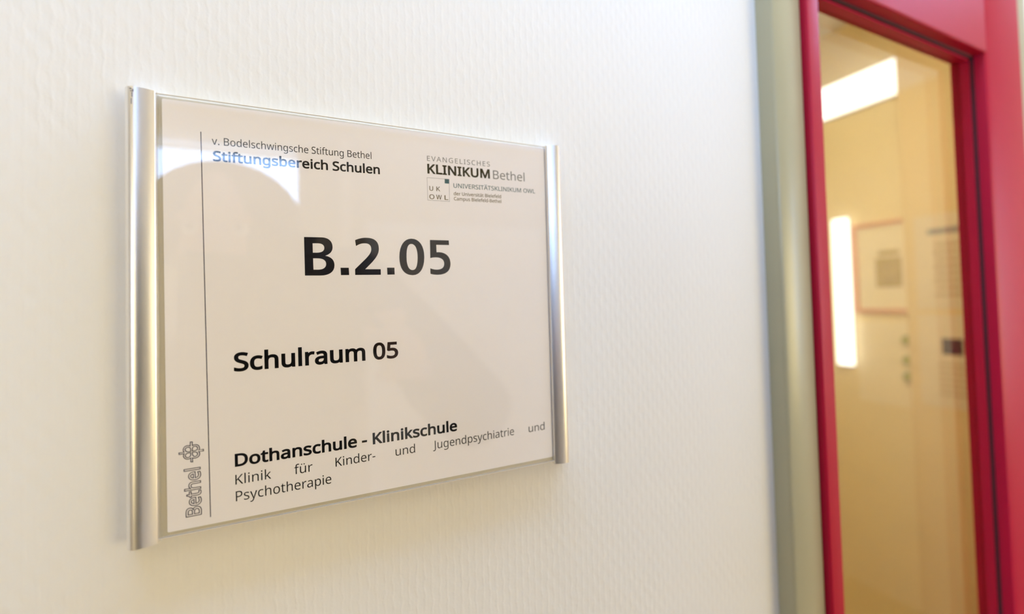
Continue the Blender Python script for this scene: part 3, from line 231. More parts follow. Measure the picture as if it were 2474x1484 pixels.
NUMBER = [[44.494,102.833,50.71,102.928,51.632,102.845,52.428,102.633,53.097,102.299,53.641,101.853,54.059,101.304,54.352,100.663,54.523,99.939,54.571,99.142,54.515,98.545,54.369,97.997,54.137,97.499,53.824,97.052,53.436,96.656,52.976,96.31,52.45,96.016,51.863,95.772,52.618,95.594,53.282,95.334,53.851,94.993,54.322,94.568,54.691,94.059,54.954,93.466,55.11,92.787,55.154,92.021,55.05,91.12,54.774,90.325,54.336,89.642,53.749,89.075,53.022,88.627,52.169,88.303,51.199,88.106,50.126,88.039,44.642,88.033],[47.448,100.495,49.18,100.55,49.748,100.534,50.239,100.45,50.654,100.304,50.992,100.099,51.254,99.84,51.439,99.532,51.547,99.179,51.579,98.785,51.524,98.35,51.377,97.972,51.143,97.65,50.829,97.385,50.439,97.176,49.981,97.023,49.46,96.927,48.882,96.885,47.497,96.854],[47.542,94.682,49.1,94.709,49.837,94.681,50.469,94.571,50.997,94.387,51.422,94.133,51.747,93.815,51.974,93.439,52.105,93.012,52.144,92.538,52.087,92.034,51.934,91.592,51.69,91.213,51.36,90.9,50.95,90.653,50.464,90.475,49.908,90.365,49.287,90.325,47.63,90.314],[57.349,91.128,60.391,91.154,60.502,88.246,57.459,88.213],[62.942,102.252,63.406,102.48,63.892,102.686,64.398,102.869,64.921,103.026,65.457,103.156,66.003,103.258,66.556,103.328,67.114,103.365,68.3,103.335,69.322,103.151,70.179,102.818,70.873,102.338,71.404,101.718,71.775,100.959,71.988,100.068,72.046,99.05,71.995,98.323,71.869,97.641,71.662,96.986,71.369,96.336,70.985,95.672,70.508,94.975,69.931,94.223,69.252,93.399,66.627,90.61,72.642,90.652,72.656,88.379,62.767,88.277,62.752,90.583,66.97,94.932,67.495,95.544,67.935,96.091,68.297,96.587,68.583,97.048,68.799,97.487,68.949,97.92,69.039,98.362,69.074,98.828,69.039,99.38,68.917,99.854,68.71,100.252,68.423,100.572,68.058,100.816,67.619,100.984,67.11,101.077,66.535,101.095,66.091,101.065,65.668,101.003,65.259,100.907,64.86,100.777,64.464,100.611,64.068,100.409,63.664,100.169,63.249,99.891],[75.164,91.306,78.129,91.332,78.189,88.505,75.251,88.442],[85.309,103.646,86.557,103.538,87.649,103.133,88.579,102.457,89.343,101.535,89.937,100.395,90.355,99.063,90.594,97.567,90.65,95.936,90.53,94.225,90.25,92.702,89.817,91.382,89.237,90.275,88.517,89.395,87.663,88.753,86.683,88.359,85.583,88.224,84.295,88.355,83.184,88.742,82.25,89.373,81.492,90.237,80.908,91.322,80.501,92.617,80.269,94.114,80.215,95.803,80.341,97.55,80.638,99.089,81.094,100.418,81.696,101.528,82.43,102.413,83.286,103.066,84.25,103.48],[85.205,101.415,85.841,101.329,86.383,101.039,86.834,100.565,87.196,99.922,87.472,99.129,87.664,98.204,87.777,97.166,87.812,96.033,87.764,94.806,87.668,93.704,87.514,92.741,87.293,91.926,86.997,91.272,86.617,90.79,86.143,90.491,85.569,90.387,84.974,90.484,84.469,90.775,84.05,91.248,83.714,91.892,83.461,92.694,83.286,93.645,83.188,94.733,83.166,95.946,83.191,97.069,83.267,98.101,83.403,99.025,83.604,99.823,83.877,100.479,84.231,100.975,84.671,101.293],[93.231,103.386,101.539,103.458,101.618,101.429,95.942,101.351,96.024,98.101,96.14,98.125,96.256,98.146,96.372,98.164,96.488,98.18,96.604,98.192,96.72,98.202,96.836,98.209,96.952,98.213,98.108,98.121,99.136,97.862,100.026,97.442,100.768,96.87,101.355,96.154,101.776,95.302,102.024,94.322,102.09,93.225,101.964,92.091,101.649,91.111,101.152,90.284,100.483,89.611,99.65,89.089,98.664,88.718,97.534,88.496,96.27,88.421,95.822,88.426,95.4,88.443,94.998,88.471,94.614,88.513,94.242,88.566,93.878,88.633,93.518,88.713,93.157,88.807,93.119,91.247,93.458,91.093,93.8,90.963,94.146,90.856,94.499,90.771,94.86,90.707,95.232,90.664,95.615,90.64,96.011,90.634,96.724,90.678,97.358,90.802,97.91,91.004,98.373,91.285,98.745,91.645,99.02,92.083,99.193,92.598,99.262,93.191,99.214,93.837,99.041,94.4,98.745,94.878,98.328,95.269,97.793,95.571,97.144,95.784,96.383,95.905,95.514,95.935,95.226,95.925,94.938,95.906,94.65,95.878,94.362,95.838,94.075,95.788,93.787,95.725,93.5,95.65,93.213,95.561]]
EMBLEM = [[8.15,29.162,8.044,29.221,7.946,29.265,7.853,29.297,7.766,29.319,7.681,29.336,7.598,29.349,7.185,29.359,6.834,29.257,6.55,29.057,6.339,28.775,6.207,28.423,6.159,28.016,6.177,27.881,6.204,27.748,6.243,27.621,6.292,27.502,6.354,27.397,6.429,27.308,4.964,27.25,5.005,26.714,6.426,26.764,6.347,26.539,6.281,26.35,6.23,26.194,6.198,26.067,6.187,25.966,6.201,25.886,6.304,25.59,6.447,25.329,6.628,25.108,6.842,24.932,7.083,24.804,7.348,24.729,7.536,24.715,7.713,24.736,7.878,24.784,8.029,24.855,8.163,24.941,8.278,25.038,8.28,23.67,8.807,23.579,8.76,24.956,8.891,24.892,9.03,24.841,9.173,24.803,9.313,24.776,9.446,24.76,9.566,24.753,9.933,24.815,10.248,24.957,10.502,25.17,10.69,25.441,10.804,25.761,10.835,26.117,10.825,26.253,10.8,26.387,10.757,26.515,10.691,26.635,10.598,26.743,10.475,26.835,11.939,26.845,11.915,27.422,10.451,27.389,10.563,27.377,10.648,27.385,10.71,27.414,10.755,27.47,10.786,27.553,10.807,27.668,10.786,28.11,10.706,28.494,10.565,28.815,10.362,29.067,10.095,29.245,9.765,29.344,9.574,29.365,9.392,29.366,9.219,29.347,9.055,29.305,8.898,29.239,8.749,29.148,8.741,30.44,8.175,30.494],[8.276,27.24,8.286,27.452,8.287,27.657,8.277,27.853,8.255,28.037,8.22,28.206,8.172,28.358,8.107,28.499,8.021,28.609,7.919,28.69,7.802,28.745,7.674,28.778,7.539,28.792,7.303,28.77,7.098,28.697,6.928,28.582,6.802,28.431,6.727,28.255,6.708,28.06,6.743,27.864,6.82,27.684,6.935,27.524,7.085,27.393,7.266,27.295,7.474,27.237,7.635,27.216,7.786,27.206,7.926,27.205,8.055,27.211,8.172,27.224],[8.748,27.296,8.747,27.478,8.745,27.655,8.745,27.828,8.749,27.997,8.76,28.163,8.783,28.327,8.879,28.524,8.996,28.673,9.133,28.777,9.289,28.836,9.462,28.852,9.65,28.825,9.852,28.736,10.011,28.61,10.129,28.456,10.205,28.28,10.239,28.091,10.23,27.895,10.146,27.69,10.005,27.527,9.801,27.406,9.527,27.328,9.178,27.291],[8.273,26.773,8.087,26.795,7.895,26.804,7.703,26.8,7.517,26.784,7.346,26.756,7.195,26.717,7.022,26.603,6.89,26.467,6.797,26.317,6.743,26.161,6.728,26.006,6.75,25.86,6.835,25.67,6.929,25.524,7.029,25.415,7.133,25.338,7.241,25.288,7.351,25.261,7.566,25.27,7.765,25.333,7.94,25.44,8.085,25.584,8.191,25.754,8.251,25.943],[8.745,26.829,8.912,26.849,9.077,26.862,9.239,26.865,9.397,26.859,9.548,26.84,9.692,26.808,9.89,26.703,10.04,26.569,10.147,26.419,10.214,26.268,10.246,26.128,10.246,26.013,10.17,25.803,10.065,25.625,9.934,25.483,9.785,25.38,9.625,25.32,9.458,25.307,9.275,25.367,9.117,25.477,8.985,25.628,8.879,25.815,8.802,26.028,8.752,26.26]]

YP = -0.00570                    # print surface
def band(bm, P, wdt):
    """a closed ribbon along the outline, mitred, used to embolden a glyph"""
    P = [p for i, p in enumerate(P) if (p-P[i-1]).length > 1e-4]; n = len(P); L, R = [], []
    for i in range(n):
        t1 = (P[i]-P[i-1]).normalized(); t2 = (P[(i+1) % n]-P[i]).normalized()
        n1 = Vector((-t1.y, t1.x)); mm = n1+Vector((-t2.y, t2.x))
        mm = n1 if mm.length < 1e-3 else mm.normalized()
        s = min(1.6, 1/max(0.3, mm.dot(n1)))
        L.append(bm.verts.new((*(P[i]+mm*wdt/2*s), 0))); R.append(bm.verts.new((*(P[i]-mm*wdt/2*s), 0)))
    for i in range(n):
        j = (i+1) % n; bm.faces.new((L[i], L[j], R[j], R[i]))
def fill(name, contours, off, m, parent, xf, **k):
    """contours in 2D units, filled even-odd, emboldened by off; xf maps (x, y) -> (X, Z) mm"""
    cu = bpy.data.curves.new(name, 'CURVE'); cu.dimensions = '2D'; cu.fill_mode = 'BOTH'; cu.offset = 0.0
    for c in contours:
        sp = cu.splines.new('POLY'); n = len(c)
        sp.points.add(n-1); sp.use_cyclic_u = True
        for i, (x, y) in enumerate(c): sp.points[i].co = (x, y, 0, 1)
    o = bpy.data.objects.new(name, cu); C.objects.link(o)
    bpy.context.view_layer.update()
    me = bpy.data.meshes.new_from_object(o.evaluated_get(bpy.context.evaluated_depsgraph_get()))
    bpy.data.objects.remove(o); bpy.data.curves.remove(cu)
    bm = bmesh.new(); bm.from_mesh(me)
    bmesh.ops.remove_doubles(bm, verts=bm.verts[:], dist=1e-5)
    if off > 0:
        for c in contours: band(bm, [Vector(p) for p in c], off*2)
    me2 = bpy.data.meshes.new(name)
    xs = [v.co.x for v in bm.verts]; ys = [v.co.y for v in bm.verts]
    f = xf(min(xs), max(xs), min(ys), max(ys))
    for v in bm.verts:
        X, Z = f(v.co.x, v.co.y); v.co = Vector((X*MM, YP-0.00002, Z*MM))
    r = bmesh.ops.extrude_face_region(bm, geom=bm.faces[:])
    for g in r['geom']:
        if isinstance(g, bmesh.types.BMVert): g.co.y += 0.000015
    bmesh.ops.recalc_face_normals(bm, faces=bm.faces[:])
    bm.to_mesh(me2); bm.free(); bpy.data.meshes.remove(me)
    return link(name, me2, m, parent, **k)
def layout(text, track=0.0):
    out = []; x = 0.0
    for ch in text:
        base, dots = ch, False
        if ch == 'Ä': base, dots = 'A', True
        adv, cs = GL[base]
        for c in cs: out.append([(x+c[i]/1000, c[i+1]/1000) for i in range(0, len(c), 2)])
        if dots:
            for q in (-0.17, 0.17):
                cx = x+adv/2000+q
                out.append([(cx-0.07, 1.10), (cx+0.07, 1.10), (cx+0.07, 1.24), (cx-0.07, 1.24)])
        x += adv/1000+track
    return out
PRINT = None
def line(name, text, x0, z0, x1, z1, cap, m, bold=0.0, track=0.0, vertical=False, **k):
    """ink of the text from (x0, z0) to (x1, z1) mm along its baseline, capitals cap mm high"""
    cs = layout(text, track)
    bold = max(bold, 0.0)
    d = Vector((x1-x0, z1-z0)); L_ = d.length; d /= L_; nrm = Vector((-d.y, d.x))
    ch = cap/(1+2*bold)
    def xf(xa, xb, ya, yb):
        sx = L_/(xb-xa)
        def f(x, y):
            p = Vector((x0, z0))+d*((x-xa)*sx)+nrm*((y+bold)*ch)
            return p.x, p.y
        return f
    return fill(name, cs, bold, m, PRINT, xf, **k)
def strokes(name, polys, wdt, m, closed=True, **k):
    """outline each polyline (mm) with a band wdt mm wide"""
    bm = bmesh.new()
    for P in polys:
        n = len(P); rng = range(n) if closed else range(n)
        L, R = [], []
        for i in rng:
            a = Vector(P[i-1] if (closed or i) else P[i]); b = Vector(P[i]); c = Vector(P[(i+1) % n] if (closed or i < n-1) else P[i])
            t1 = (b-a); t2 = (c-b)
            if t1.length < 1e-6: t1 = t2
            if t2.length < 1e-6: t2 = t1
            t1.normalize(); t2.normalize()
            n1 = Vector((-t1.y, t1.x)); n2 = Vector((-t2.y, t2.x)); mm = n1+n2
            if mm.length < 1e-3: mm = n1
            mm.normalize(); s = min(1.8, 1/max(0.3, mm.dot(n1)))
            L.append(b+mm*wdt/2*s); R.append(b-mm*wdt/2*s)
        vl = [bm.verts.new((p.x*MM, YP-0.00002, p.y*MM)) for p in L]; vr = [bm.verts.new((p.x*MM, YP-0.00002, p.y*MM)) for p in R]
        for i in range(n if closed else n-1):
            j = (i+1) % n; bm.faces.new((vl[i], vl[j], vr[j], vr[i]))
    r = bmesh.ops.extrude_face_region(bm, geom=bm.faces[:])
    for g in r['geom']:
        if isinstance(g, bmesh.types.BMVert): g.co.y += 0.000015
    bmesh.ops.recalc_face_normals(bm, faces=bm.faces[:])
    me = bpy.data.meshes.new(name); bm.to_mesh(me); bm.free()
    return link(name, me, m, PRINT, **k)

# ------------------------------------------------------------------ the setting: corridor and room behind the door
WT = 0.14                        # wall thickness
DX0, DX1, DZ1 = 0.3137, 0.700, 0.440
K = dict(kind='structure')
bm = bmesh.new()
box_bm(bm, -2.6, DX0, 0, WT, FL, CE); box_bm(bm, DX0, DX1, 0, WT, DZ1, CE)
# right of the door the reveal splays open towards the room
SP = [(DX1, 0.0), (2.9, 0.0), (2.9, WT), (1.14, WT), (DX1, 0.0105)]
v0 = [bm.verts.new((x, y, FL)) for x, y in SP]; v1 = [bm.verts.new((x, y, CE)) for x, y in SP]
bm.faces.new(v0[::-1]); bm.faces.new(v1)
for i in range(5): bm.faces.new((v0[i], v0[(i+1) % 5], v1[(i+1) % 5], v1[i]))
bmesh.ops.recalc_face_normals(bm, faces=bm.faces[:])
me = bpy.data.meshes.new('wall_front'); bm.to_mesh(me); bm.free(); link('wall_front', me, M['wall'], **K)
# corridor shell; the opposite wall has the windows
YB = -1.80
W1 = (-0.66, -0.02, -0.20, 0.755); W1b = (0.142, 0.186, -0.20, 0.80); W2 = (-2.4, -1.85, -0.20, 0.42); W_FILL = (2.22, 2.76, -0.35, 0.75)  # the last window is added, for cool light on the lower right wall
def wall_with_holes(name, x0, x1, ya, yb, holes, m):
    xs = sorted({x0, x1, *[h[0] for h in holes], *[h[1] for h in holes]}); lst = []
    for a, b in zip(xs, xs[1:]):
        hs = [h for h in holes if h[0] <= a+1e-6 and h[1] >= b-1e-6]
        if not hs: lst.append((a, b, ya, yb, FL, CE))
        else: lst += [(a, b, ya, yb, FL, hs[0][2]), (a, b, ya, yb, hs[0][3], CE)]
    return boxes(name, lst, m, **K)
wall_with_holes('wall_back', -2.6, 2.9, YB-0.25, YB, [W1, W1b, W2, W_FILL], M['wall2'])
box('wall_left', -2.75, -2.6, YB-0.25, WT, FL, CE, M['wall2'], **K)
box('wall_right', 2.9, 3.05, YB-0.25, WT, FL, CE, M['warmwall'], **K)
box('floor', -2.75, 3.05, YB-0.25, 2.2, FL-0.1, FL, M['floor'], **K)
# the ceiling has a narrow skylight running close along the wall with the sign
SK = (-0.45, 2.30, -0.36, -0.07)
boxes('ceiling', [(-2.75, 3.05, YB-0.25, SK[2], CE, CE+0.1), (-2.75, 3.05, SK[3], 2.2, CE, CE+0.1), (-2.75, SK[0], SK[2], SK[3], CE, CE+0.1), (SK[1], 3.05, SK[2], SK[3], CE, CE+0.1)], M['ceil'], **K)
sk = empty('window_skylight', (0, -0.2, CE), **K)
box('window_pane', SK[0], SK[1], SK[2], SK[3], CE+0.06, CE+0.066, M['glass'], sk)
portal('daylight_portal', ((SK[0]+SK[1])/2, (SK[2]+SK[3])/2, CE+0.09), SK[1]-SK[0], SK[3]-SK[2], (0, 0, 0))
for i, (h, mull) in enumerate(((W1, ()), (W1b, ()), (W2, ()), (W_FILL, ()))):
    t = 0.045 if i != 1 else 0.004   # the slit beside window 1 has a thin frame
    r = empty('window_%d' % (i+1), ((h[0]+h[1])/2, YB-0.1, h[2]), **K)
    boxes('window_frame', [(h[0], h[0]+t, YB-0.13, YB-0.07, h[2], h[3]), (h[1]-t, h[1], YB-0.13, YB-0.07, h[2], h[3]) if i else (h[1]-0.004, h[1], YB-0.13, YB-0.07, h[2], h[3]),
          (h[0], h[1], YB-0.13, YB-0.07, h[2], h[2]+t), (h[0], h[1], YB-0.13, YB-0.07, h[3]-min(t, 0.012), h[3])]
          + [(q-0.0225, q+0.0225, YB-0.13, YB-0.07, h[2], h[3]) for q in mull], M['white_p'], r)
    box('window_pane', h[0], h[1], YB-0.105, YB-0.1, h[2], h[3], M['glass'], r)
    portal('daylight_portal', ((h[0]+h[1])/2, YB-0.24, (h[2]+h[3])/2), h[1]-h[0], h[3]-h[2], (math.pi/2, 0, 0))

box('dimmer_strip', 0.125, 0.200, YB-0.012, YB-0.010, -0.24, 0.795, M['dimmer'], label='added narrow cream curtain strip over the slit window opposite the sign', cat='dimmer')  # added strip, dims and warms the slit's reflection in the sign
d2 = empty('reflector_door', (0.25, YB, FL), **K)  # unseen pale door, added to give the aluminium profiles a bright reflection
box('reflector_leaf', 0.28, 1.05, YB, YB+0.012, FL, 0.40, M['pale'], d2)
boxes('reflector_frame', [(0.24, 0.28, YB, YB+0.02, FL, 0.44), (1.05, 1.09, YB, YB+0.02, FL, 0.44), (0.28, 1.05, YB, YB+0.02, 0.40, 0.44)], M['white_p'], d2)
box('reflector_handle', 0.34, 0.44, YB+0.04, YB+0.055, -0.56, -0.54, M['alu'], d2)
# room behind the door
box('wall_room_far', 0.0, 2.9, 2.1, 2.2, FL, CE, M['yellow'], **K)
box('wall_room_left', -0.15, 0.0, WT, 2.2, FL, CE, M['yellow'], **K)
box('wall_room_right', 2.0, 2.1, WT, 2.1, FL, CE, M['yellow'], **K)
box('trim_room', 1.965, 2.0, WT, 0.652, FL, CE, M['yellow2'], **K)

# door frame (steel, sage), proud of the wall by 11 mm
FRX = 0.3425
fr = empty('trim_door_frame', (DX0, 0, FL), **K)
extrude_section('frame_post', [(DX0, 0.10), (DX0, -0.0085), (DX0+0.0007, -0.0100), (DX0+0.0022, -0.0110), (FRX-0.001, -0.0110), (FRX, -0.0105), (FRX, 0.10)], FL, 0.430, M['frame'], fr)
extrude_section('frame_post', [(0.672, 0.0095), (0.672, -0.0105), (0.673, -0.011), (DX1-0.002, -0.011), (DX1, -0.009), (DX1, 0.0095)], FL, 0.430, M['frame'], fr)
box('frame_head', DX0, DX1, -0.011, 0.0095, 0.405, 0.44, M['frame'], fr, bev=0.001)

# door leaf (crimson) with a tall pane
GX0, GX1, GZ0, GZ1 = 0.3560, 0.5972, -1.38, 0.2885
LX0, LX1, LZ1 = 0.3432, 0.6690, 0.4030
YF = -0.0148
dr = empty('door_1', (LX0, 0, FL), **K)
def stile(name, sec, z0, z1): return extrude_section(name, sec, z0, z1, M['red'], dr)
stile('stile', [(LX0, 0.0095), (LX0, YF+0.001), (LX0+0.001, YF), (GX0-0.0022, YF-0.0006), (GX0-0.0007, YF), (GX0, YF+0.0025), (GX0, 0.0095)], FL+0.008, LZ1)
stile('stile', [(GX1, 0.0095), (GX1, YF+0.0045), (GX1+0.0014, YF+0.0016), (GX1+0.005, YF), (LX1-0.001, YF), (LX1, YF+0.001), (LX1, 0.0095)], FL+0.008, LZ1)
box('top_rail', GX0-0.0005, GX1+0.003, YF+0.0002, 0.0095, GZ1, LZ1, M['red'], dr, bev=0.0015)
box('bottom_rail', GX0-0.0005, GX1+0.003, YF+0.0002, 0.0095, FL+0.008, GZ0, M['red'], dr, bev=0.0015)
bd = 0.0035
boxes('shadow_gap', [(GX0, GX0+bd*0.5, -0.0062, -0.0042, GZ0, GZ1), (GX1-bd*0.5, GX1, -0.0062, -0.0042, GZ0, GZ1), (GX0, GX1, -0.0062, -0.0042, GZ1-bd*0.5, GZ1), (GX0, GX1, -0.0062, -0.0042, GZ0, GZ0+bd*0.5)], M['shadow_gap'], dr, label='thin dark strip standing for the shadow gap around the glass')  # dark strips paint the shade in the gap between stile and bead
boxes('glazing_bead', [(GX0, GX0+bd, -0.0042, 0.002, GZ0, GZ1), (GX1-bd, GX1, -0.0042, 0.002, GZ0, GZ1), (GX0, GX1, -0.0042, 0.002, GZ1-bd, GZ1), (GX0, GX1, -0.0042, 0.002, GZ0, GZ0+bd)], M['red'], dr)
box('glass_pane', GX0, GX1, 0.003, 0.008, GZ0, GZ1, M['glass'], dr, label='clear glass pane')

# ------------------------------------------------------------------ the sign
sg = empty('door_sign', (0.075, 0, 0), label='square white room sign between two aluminium profiles on the textured wall', cat='sign')
box('backing_plate', -0.0012, 0.1512, -0.0053, 0.0, 0.0, 0.1502, M['back'], sg, bev=0.0003, label='frosted beige backing plate')
prof = catmull([(0, -0.0033), (0.0001, -0.0048), (0.0005, -0.0062), (0.0011, -0.0071), (0.0019, -0.0079), (0.0028, -0.0083), (0.0037, -0.0084), (0.0047, -0.0083), (0.0058, -0.00805), (0.0070, -0.00770), (0.0081, -0.00728), (0.0088, -0.0069), (0.00912, -0.0060)], 6)
sec = [(0, 0)]+prof+[(0.0092, -0.0050), (0.0092, 0)]
def profile(x0, mirror, z0, z1):
    p = [((x0+(0.0092-x)) if mirror else (x0+x), y) for x, y in sec]
    o = extrude_section('side_profile', p, z0, z1, M['alu'], sg, label='rounded brushed aluminium profile')
    return o
pl = profile(-0.00945, False, -0.00135, 0.15095)
profile(0.15035, True, -0.00150, 0.15110)
# scuffed spot at the upper end of the left profile
bm = bmesh.new()
for (x, z, w_, h_) in ((0.0029, 0.1489, 0.00022, 0.0016), (0.0031, 0.1499, 0.0003, 0.0008), (0.0024, 0.1502, 0.0005, 0.00028), (0.00275, 0.1468, 0.00014, 0.0019), (0.0026, 0.1494, 0.0004, 0.0002)):
    yy = -0.00945+x; 
    box_bm(bm, -0.00945+x, -0.00945+x+w_, -0.00850, -0.0078, z-h_, z)
me = bpy.data.meshes.new('scuff'); bm.to_mesh(me); bm.free(); link('scuff', me, M['scuff'], pl, label='small dark scuff near the top')
# printed sheet, set very slightly askew
def quad_plate(name, c4, y0, y1, m, parent, rad=0.0006, **k):
    pts = []
    n = 4
    for i in range(4):
        p = Vector(c4[i]); a = (Vector(c4[i-1])-p).normalized(); b = (Vector(c4[(i+1) % 4])-p).normalized()
        q0 = p+a*rad; q1 = p+b*rad
        for j in range(5):
            t = j/4; pts.append(q0*(1-t)**2+p*2*t*(1-t)+q1*t*t)
    bm = bmesh.new()
    f0 = [bm.verts.new((p.x, y0, p.y)) for p in pts]; f1 = [bm.verts.new((p.x, y1, p.y)) for p in pts]; N_ = len(pts)
    bm.faces.new(f0); bm.faces.new(f1[::-1])
    for i in range(N_): bm.faces.new((f0[i], f0[(i+1) % N_], f1[(i+1) % N_], f1[i]))
    bmesh.ops.recalc_face_normals(bm, faces=bm.faces[:])
    me = bpy.data.meshes.new(name); bm.to_mesh(me); bm.free(); return link(name, me, m, parent, **k)
PRINT = quad_plate('printed_sheet', [(0.00165, 0.00115), (0.15015, 0.00165), (0.15015, 0.1499), (0.00085, 0.1492)], YP, -0.0054, M['paper'], sg, label='white printed sheet with black lettering')
box('cover_sheet', -0.0010, 0.1510, -0.0068, -0.00585, 0.0, 0.1502, M['cover'], sg, label='clear acrylic cover sheet')
box('lower_edge', -0.0010, 0.1510, -0.0068, -0.0054, -0.00018, 0.0, M['edge'], sg, label='polished lower edge of the acrylic cover')
box('upper_edge', -0.0010, 0.1510, -0.0068, -0.0064, 0.1502, 0.15038, M['edge'], sg, label='polished upper edge of the acrylic cover')

strokes('divider_line', [[(11.95, 139.11), (13.81, 3.65)]], 0.26, M['ink_blue'], closed=False, label='thin vertical rule')
line('top_lettering', 'v. Bodelschwingsche Stiftung Bethel', 15.2, 134.95, 69.8, 135.75, 2.72, M['ink'], 0.0, label='thin black line of lettering')
line('department_lettering', 'Stiftungsbereich Schulen', 15.5, 128.98, 73.03, 129.78, 3.75, M['ink'], 0.038, label='bold black line of lettering')
line('logo_lettering', 'EVANGELISCHES', 92.75, 137.6, 121.7, 138.05, 2.15, M['ink_grey'], -0.006, track=0.16, label='grey capital lettering')
line('logo_lettering', 'KLINIKUM', 92.8, 132.05, 121.6, 132.5, 4.25, M['ink_olive'], 0.045, track=0.02, label='bold dark capital lettering')
line('logo_lettering', 'Bethel', 123.2, 132.55, 139.2, 132.8, 3.95, M['ink_grey'], -0.012, label='thin grey lettering')
line('logo_lettering', 'UNIVERSITÄTSKLINIKUM OWL', 104.25, 126.9, 144.6, 127.5, 1.95, M['ink_teal'], 0.008, label='teal capital lettering')
line('logo_lettering', 'der Universität Bielefeld', 104.3, 123.55, 126.9, 123.9, 1.5, M['ink_brown'], 0.012, label='small brown lettering')
line('logo_lettering', 'Campus Bielefeld-Bethel', 104.35, 121.3, 126.9, 121.65, 1.5, M['ink_brown'], 0.012, label='small brown lettering')
strokes('logo_box', [[(92.57, 130.27), (102.32, 130.40), (102.3, 120.62), (92.68, 120.55)]], 0.16, M['ink_line'], label='thin grey square outline')
fill('logo_square', [[(100.32, 130.40), (102.32, 130.42), (102.30, 128.47), (100.33, 128.45)]], 0, M['ink_teal'], PRINT, lambda *a: (lambda x, y: (x, y)), label='small solid teal square')
for ch, a, b, zb in (('U', 93.5, 95.15, 124.72), ('K', 96.55, 98.25, 124.75), ('O', 93.4, 95.6, 121.1), ('W', 96.4, 98.85, 121.15), ('L', 100.1, 101.75, 121.2)):
    line('logo_letter', ch, a, zb, b, zb+(b-a)*0.012, 2.0, M['ink_brown'], 0.012)
NAMES = ('letter', 'full_stop', 'digit', 'full_stop', 'digit', 'digit')
gi = 0
def pairs(f): return [(f[i], f[i+1]) for i in range(0, len(f), 2)]
for cnt, nm in zip((3, 1, 1, 1, 2, 1), NAMES):
    fill('room_number_'+nm, [pairs(c) for c in NUMBER[gi:gi+cnt]], 0, M['ink'], PRINT, lambda *a: (lambda x, y: (x, y)), label='large bold black '+nm.replace('_', ' ')+' of the room number'); gi += cnt
line('room_name_lettering', 'Schulraum 05', 21.2, 53.45, 79.0, 54.05, 6.75, M['ink'], 0.040, label='bold black lettering in the middle')
line('school_lettering', 'Dothanschule - Klinikschule', 21.2, 19.62, 103.4, 20.65, 4.6, M['ink'], 0.042, label='bold black lettering near the bottom')
for wd, a, za, b, zb in (('Klinik', 21.3, 13.36, 32.5, 13.45), ('für', 40.1, 13.55, 46.3, 13.62), ('Kinder-', 54.4, 13.85, 69.2, 14.02), ('und', 77.15, 14.22, 85.1, 14.32), ('Jugendpsychiatrie', 92.7, 14.42, 130.3, 14.92), ('und', 137.8, 15.0, 146.2, 15.1)):
    line('clinic_lettering', wd, a, za, b, zb, 3.45, M['ink'], 0.0, label='thin black lettering near the bottom')
line('clinic_lettering', 'Psychotherapie', 21.4, 7.45, 52.8, 7.85, 3.5, M['ink'], 0.0, label='thin black lettering on the last line')
# upright outlined word and emblem at the lower left
cs = layout('Bethel'); xs = [p[0] for c in cs for p in c]
b0, b1 = Vector((11.12, 5.25)), Vector((10.88, 21.35)); dv = (b1-b0).normalized(); nv = Vector((-dv.y, dv.x)); sx = (b1-b0).length/(max(xs)-min(xs))
out = []
for c in cs:
    P = [b0+dv*((x-min(xs))*sx)+nv*(y*4.2) for x, y in c]; n = len(P); Q = []
    for i in range(n):
        t1 = (P[i]-P[i-1]).normalized(); t2 = (P[(i+1) % n]-P[i]).normalized(); nn = Vector((-t1.y, t1.x))+Vector((-t2.y, t2.x))
        if nn.length < 1e-3: nn = Vector((-t1.y, t1.x))
        nn.normalize(); Q.append(P[i]+nn*0.09)
    out.append([tuple(q) for q in Q])
strokes('outlined_word', out, 0.25, M['ink_blue'], label='upright word in dark blue outline letters')
strokes('cross_emblem', [pairs(c) for c in EMBLEM], 0.26, M['ink_blue'], label='dark blue outlined flower cross emblem')

# ------------------------------------------------------------------ things in the room behind the glass
XW = 2.0
o = empty('framed_poster', (XW, 0.74, 0.0), label='poster in a thin reddish frame on the yellow wall behind the door glass', cat='poster')
boxes('frame', [(XW-0.012, XW, 0.640, 0.655, 0.0, 0.343), (XW-0.012, XW, 0.815, 0.830, 0.0, 0.343), (XW-0.012, XW, 0.655, 0.815, 0.0, 0.014), (XW-0.012, XW, 0.655, 0.815, 0.329, 0.343)], M['poster_red'], o)
box('poster_sheet', XW-0.006, XW, 0.655, 0.815, 0.014, 0.329, M['poster'], o)
boxes('picture', [(XW-0.0075, XW-0.006, 0.675, 0.755, 0.095, 0.205), (XW-0.0075, XW-0.006, 0.680, 0.745, 0.215, 0.232)], M['pic'], o)
box('paper_sheet', XW-0.002, XW, 0.655, 0.830, -0.345, -0.035, M['poster'], label='pale paper sheet hanging below the red framed poster', cat='paper')
for i, z in enumerate((-0.100, -0.172, -0.232)):
    bm = bmesh.new(); bmesh.ops.create_cone(bm, cap_ends=True, segments=20, radius1=0.020, radius2=0.017, depth=0.012, matrix=Matrix.Translation((XW-0.008, 0.667, z)) @ Matrix.Rotation(-math.pi/2, 4, 'Y'))
    me = bpy.data.meshes.new('magnet'); bm.to_mesh(me); bm.free()
    link('magnet', me, M['magnet'], label=('uppermost', 'middle', 'lowest')[i]+' of three green round magnets on the edge of the pale paper', cat='magnet', group='green magnets on the paper sheet')
XP = 1.965
o = empty('notice_sheet', (XP, 0.55, 0.03), label='large greyish notice with a dark heading bar right of the red framed poster', cat='notice')
box('sheet', XP-0.003, XP, 0.46, 0.620, 0.015, 0.335, M['sheet'], o)
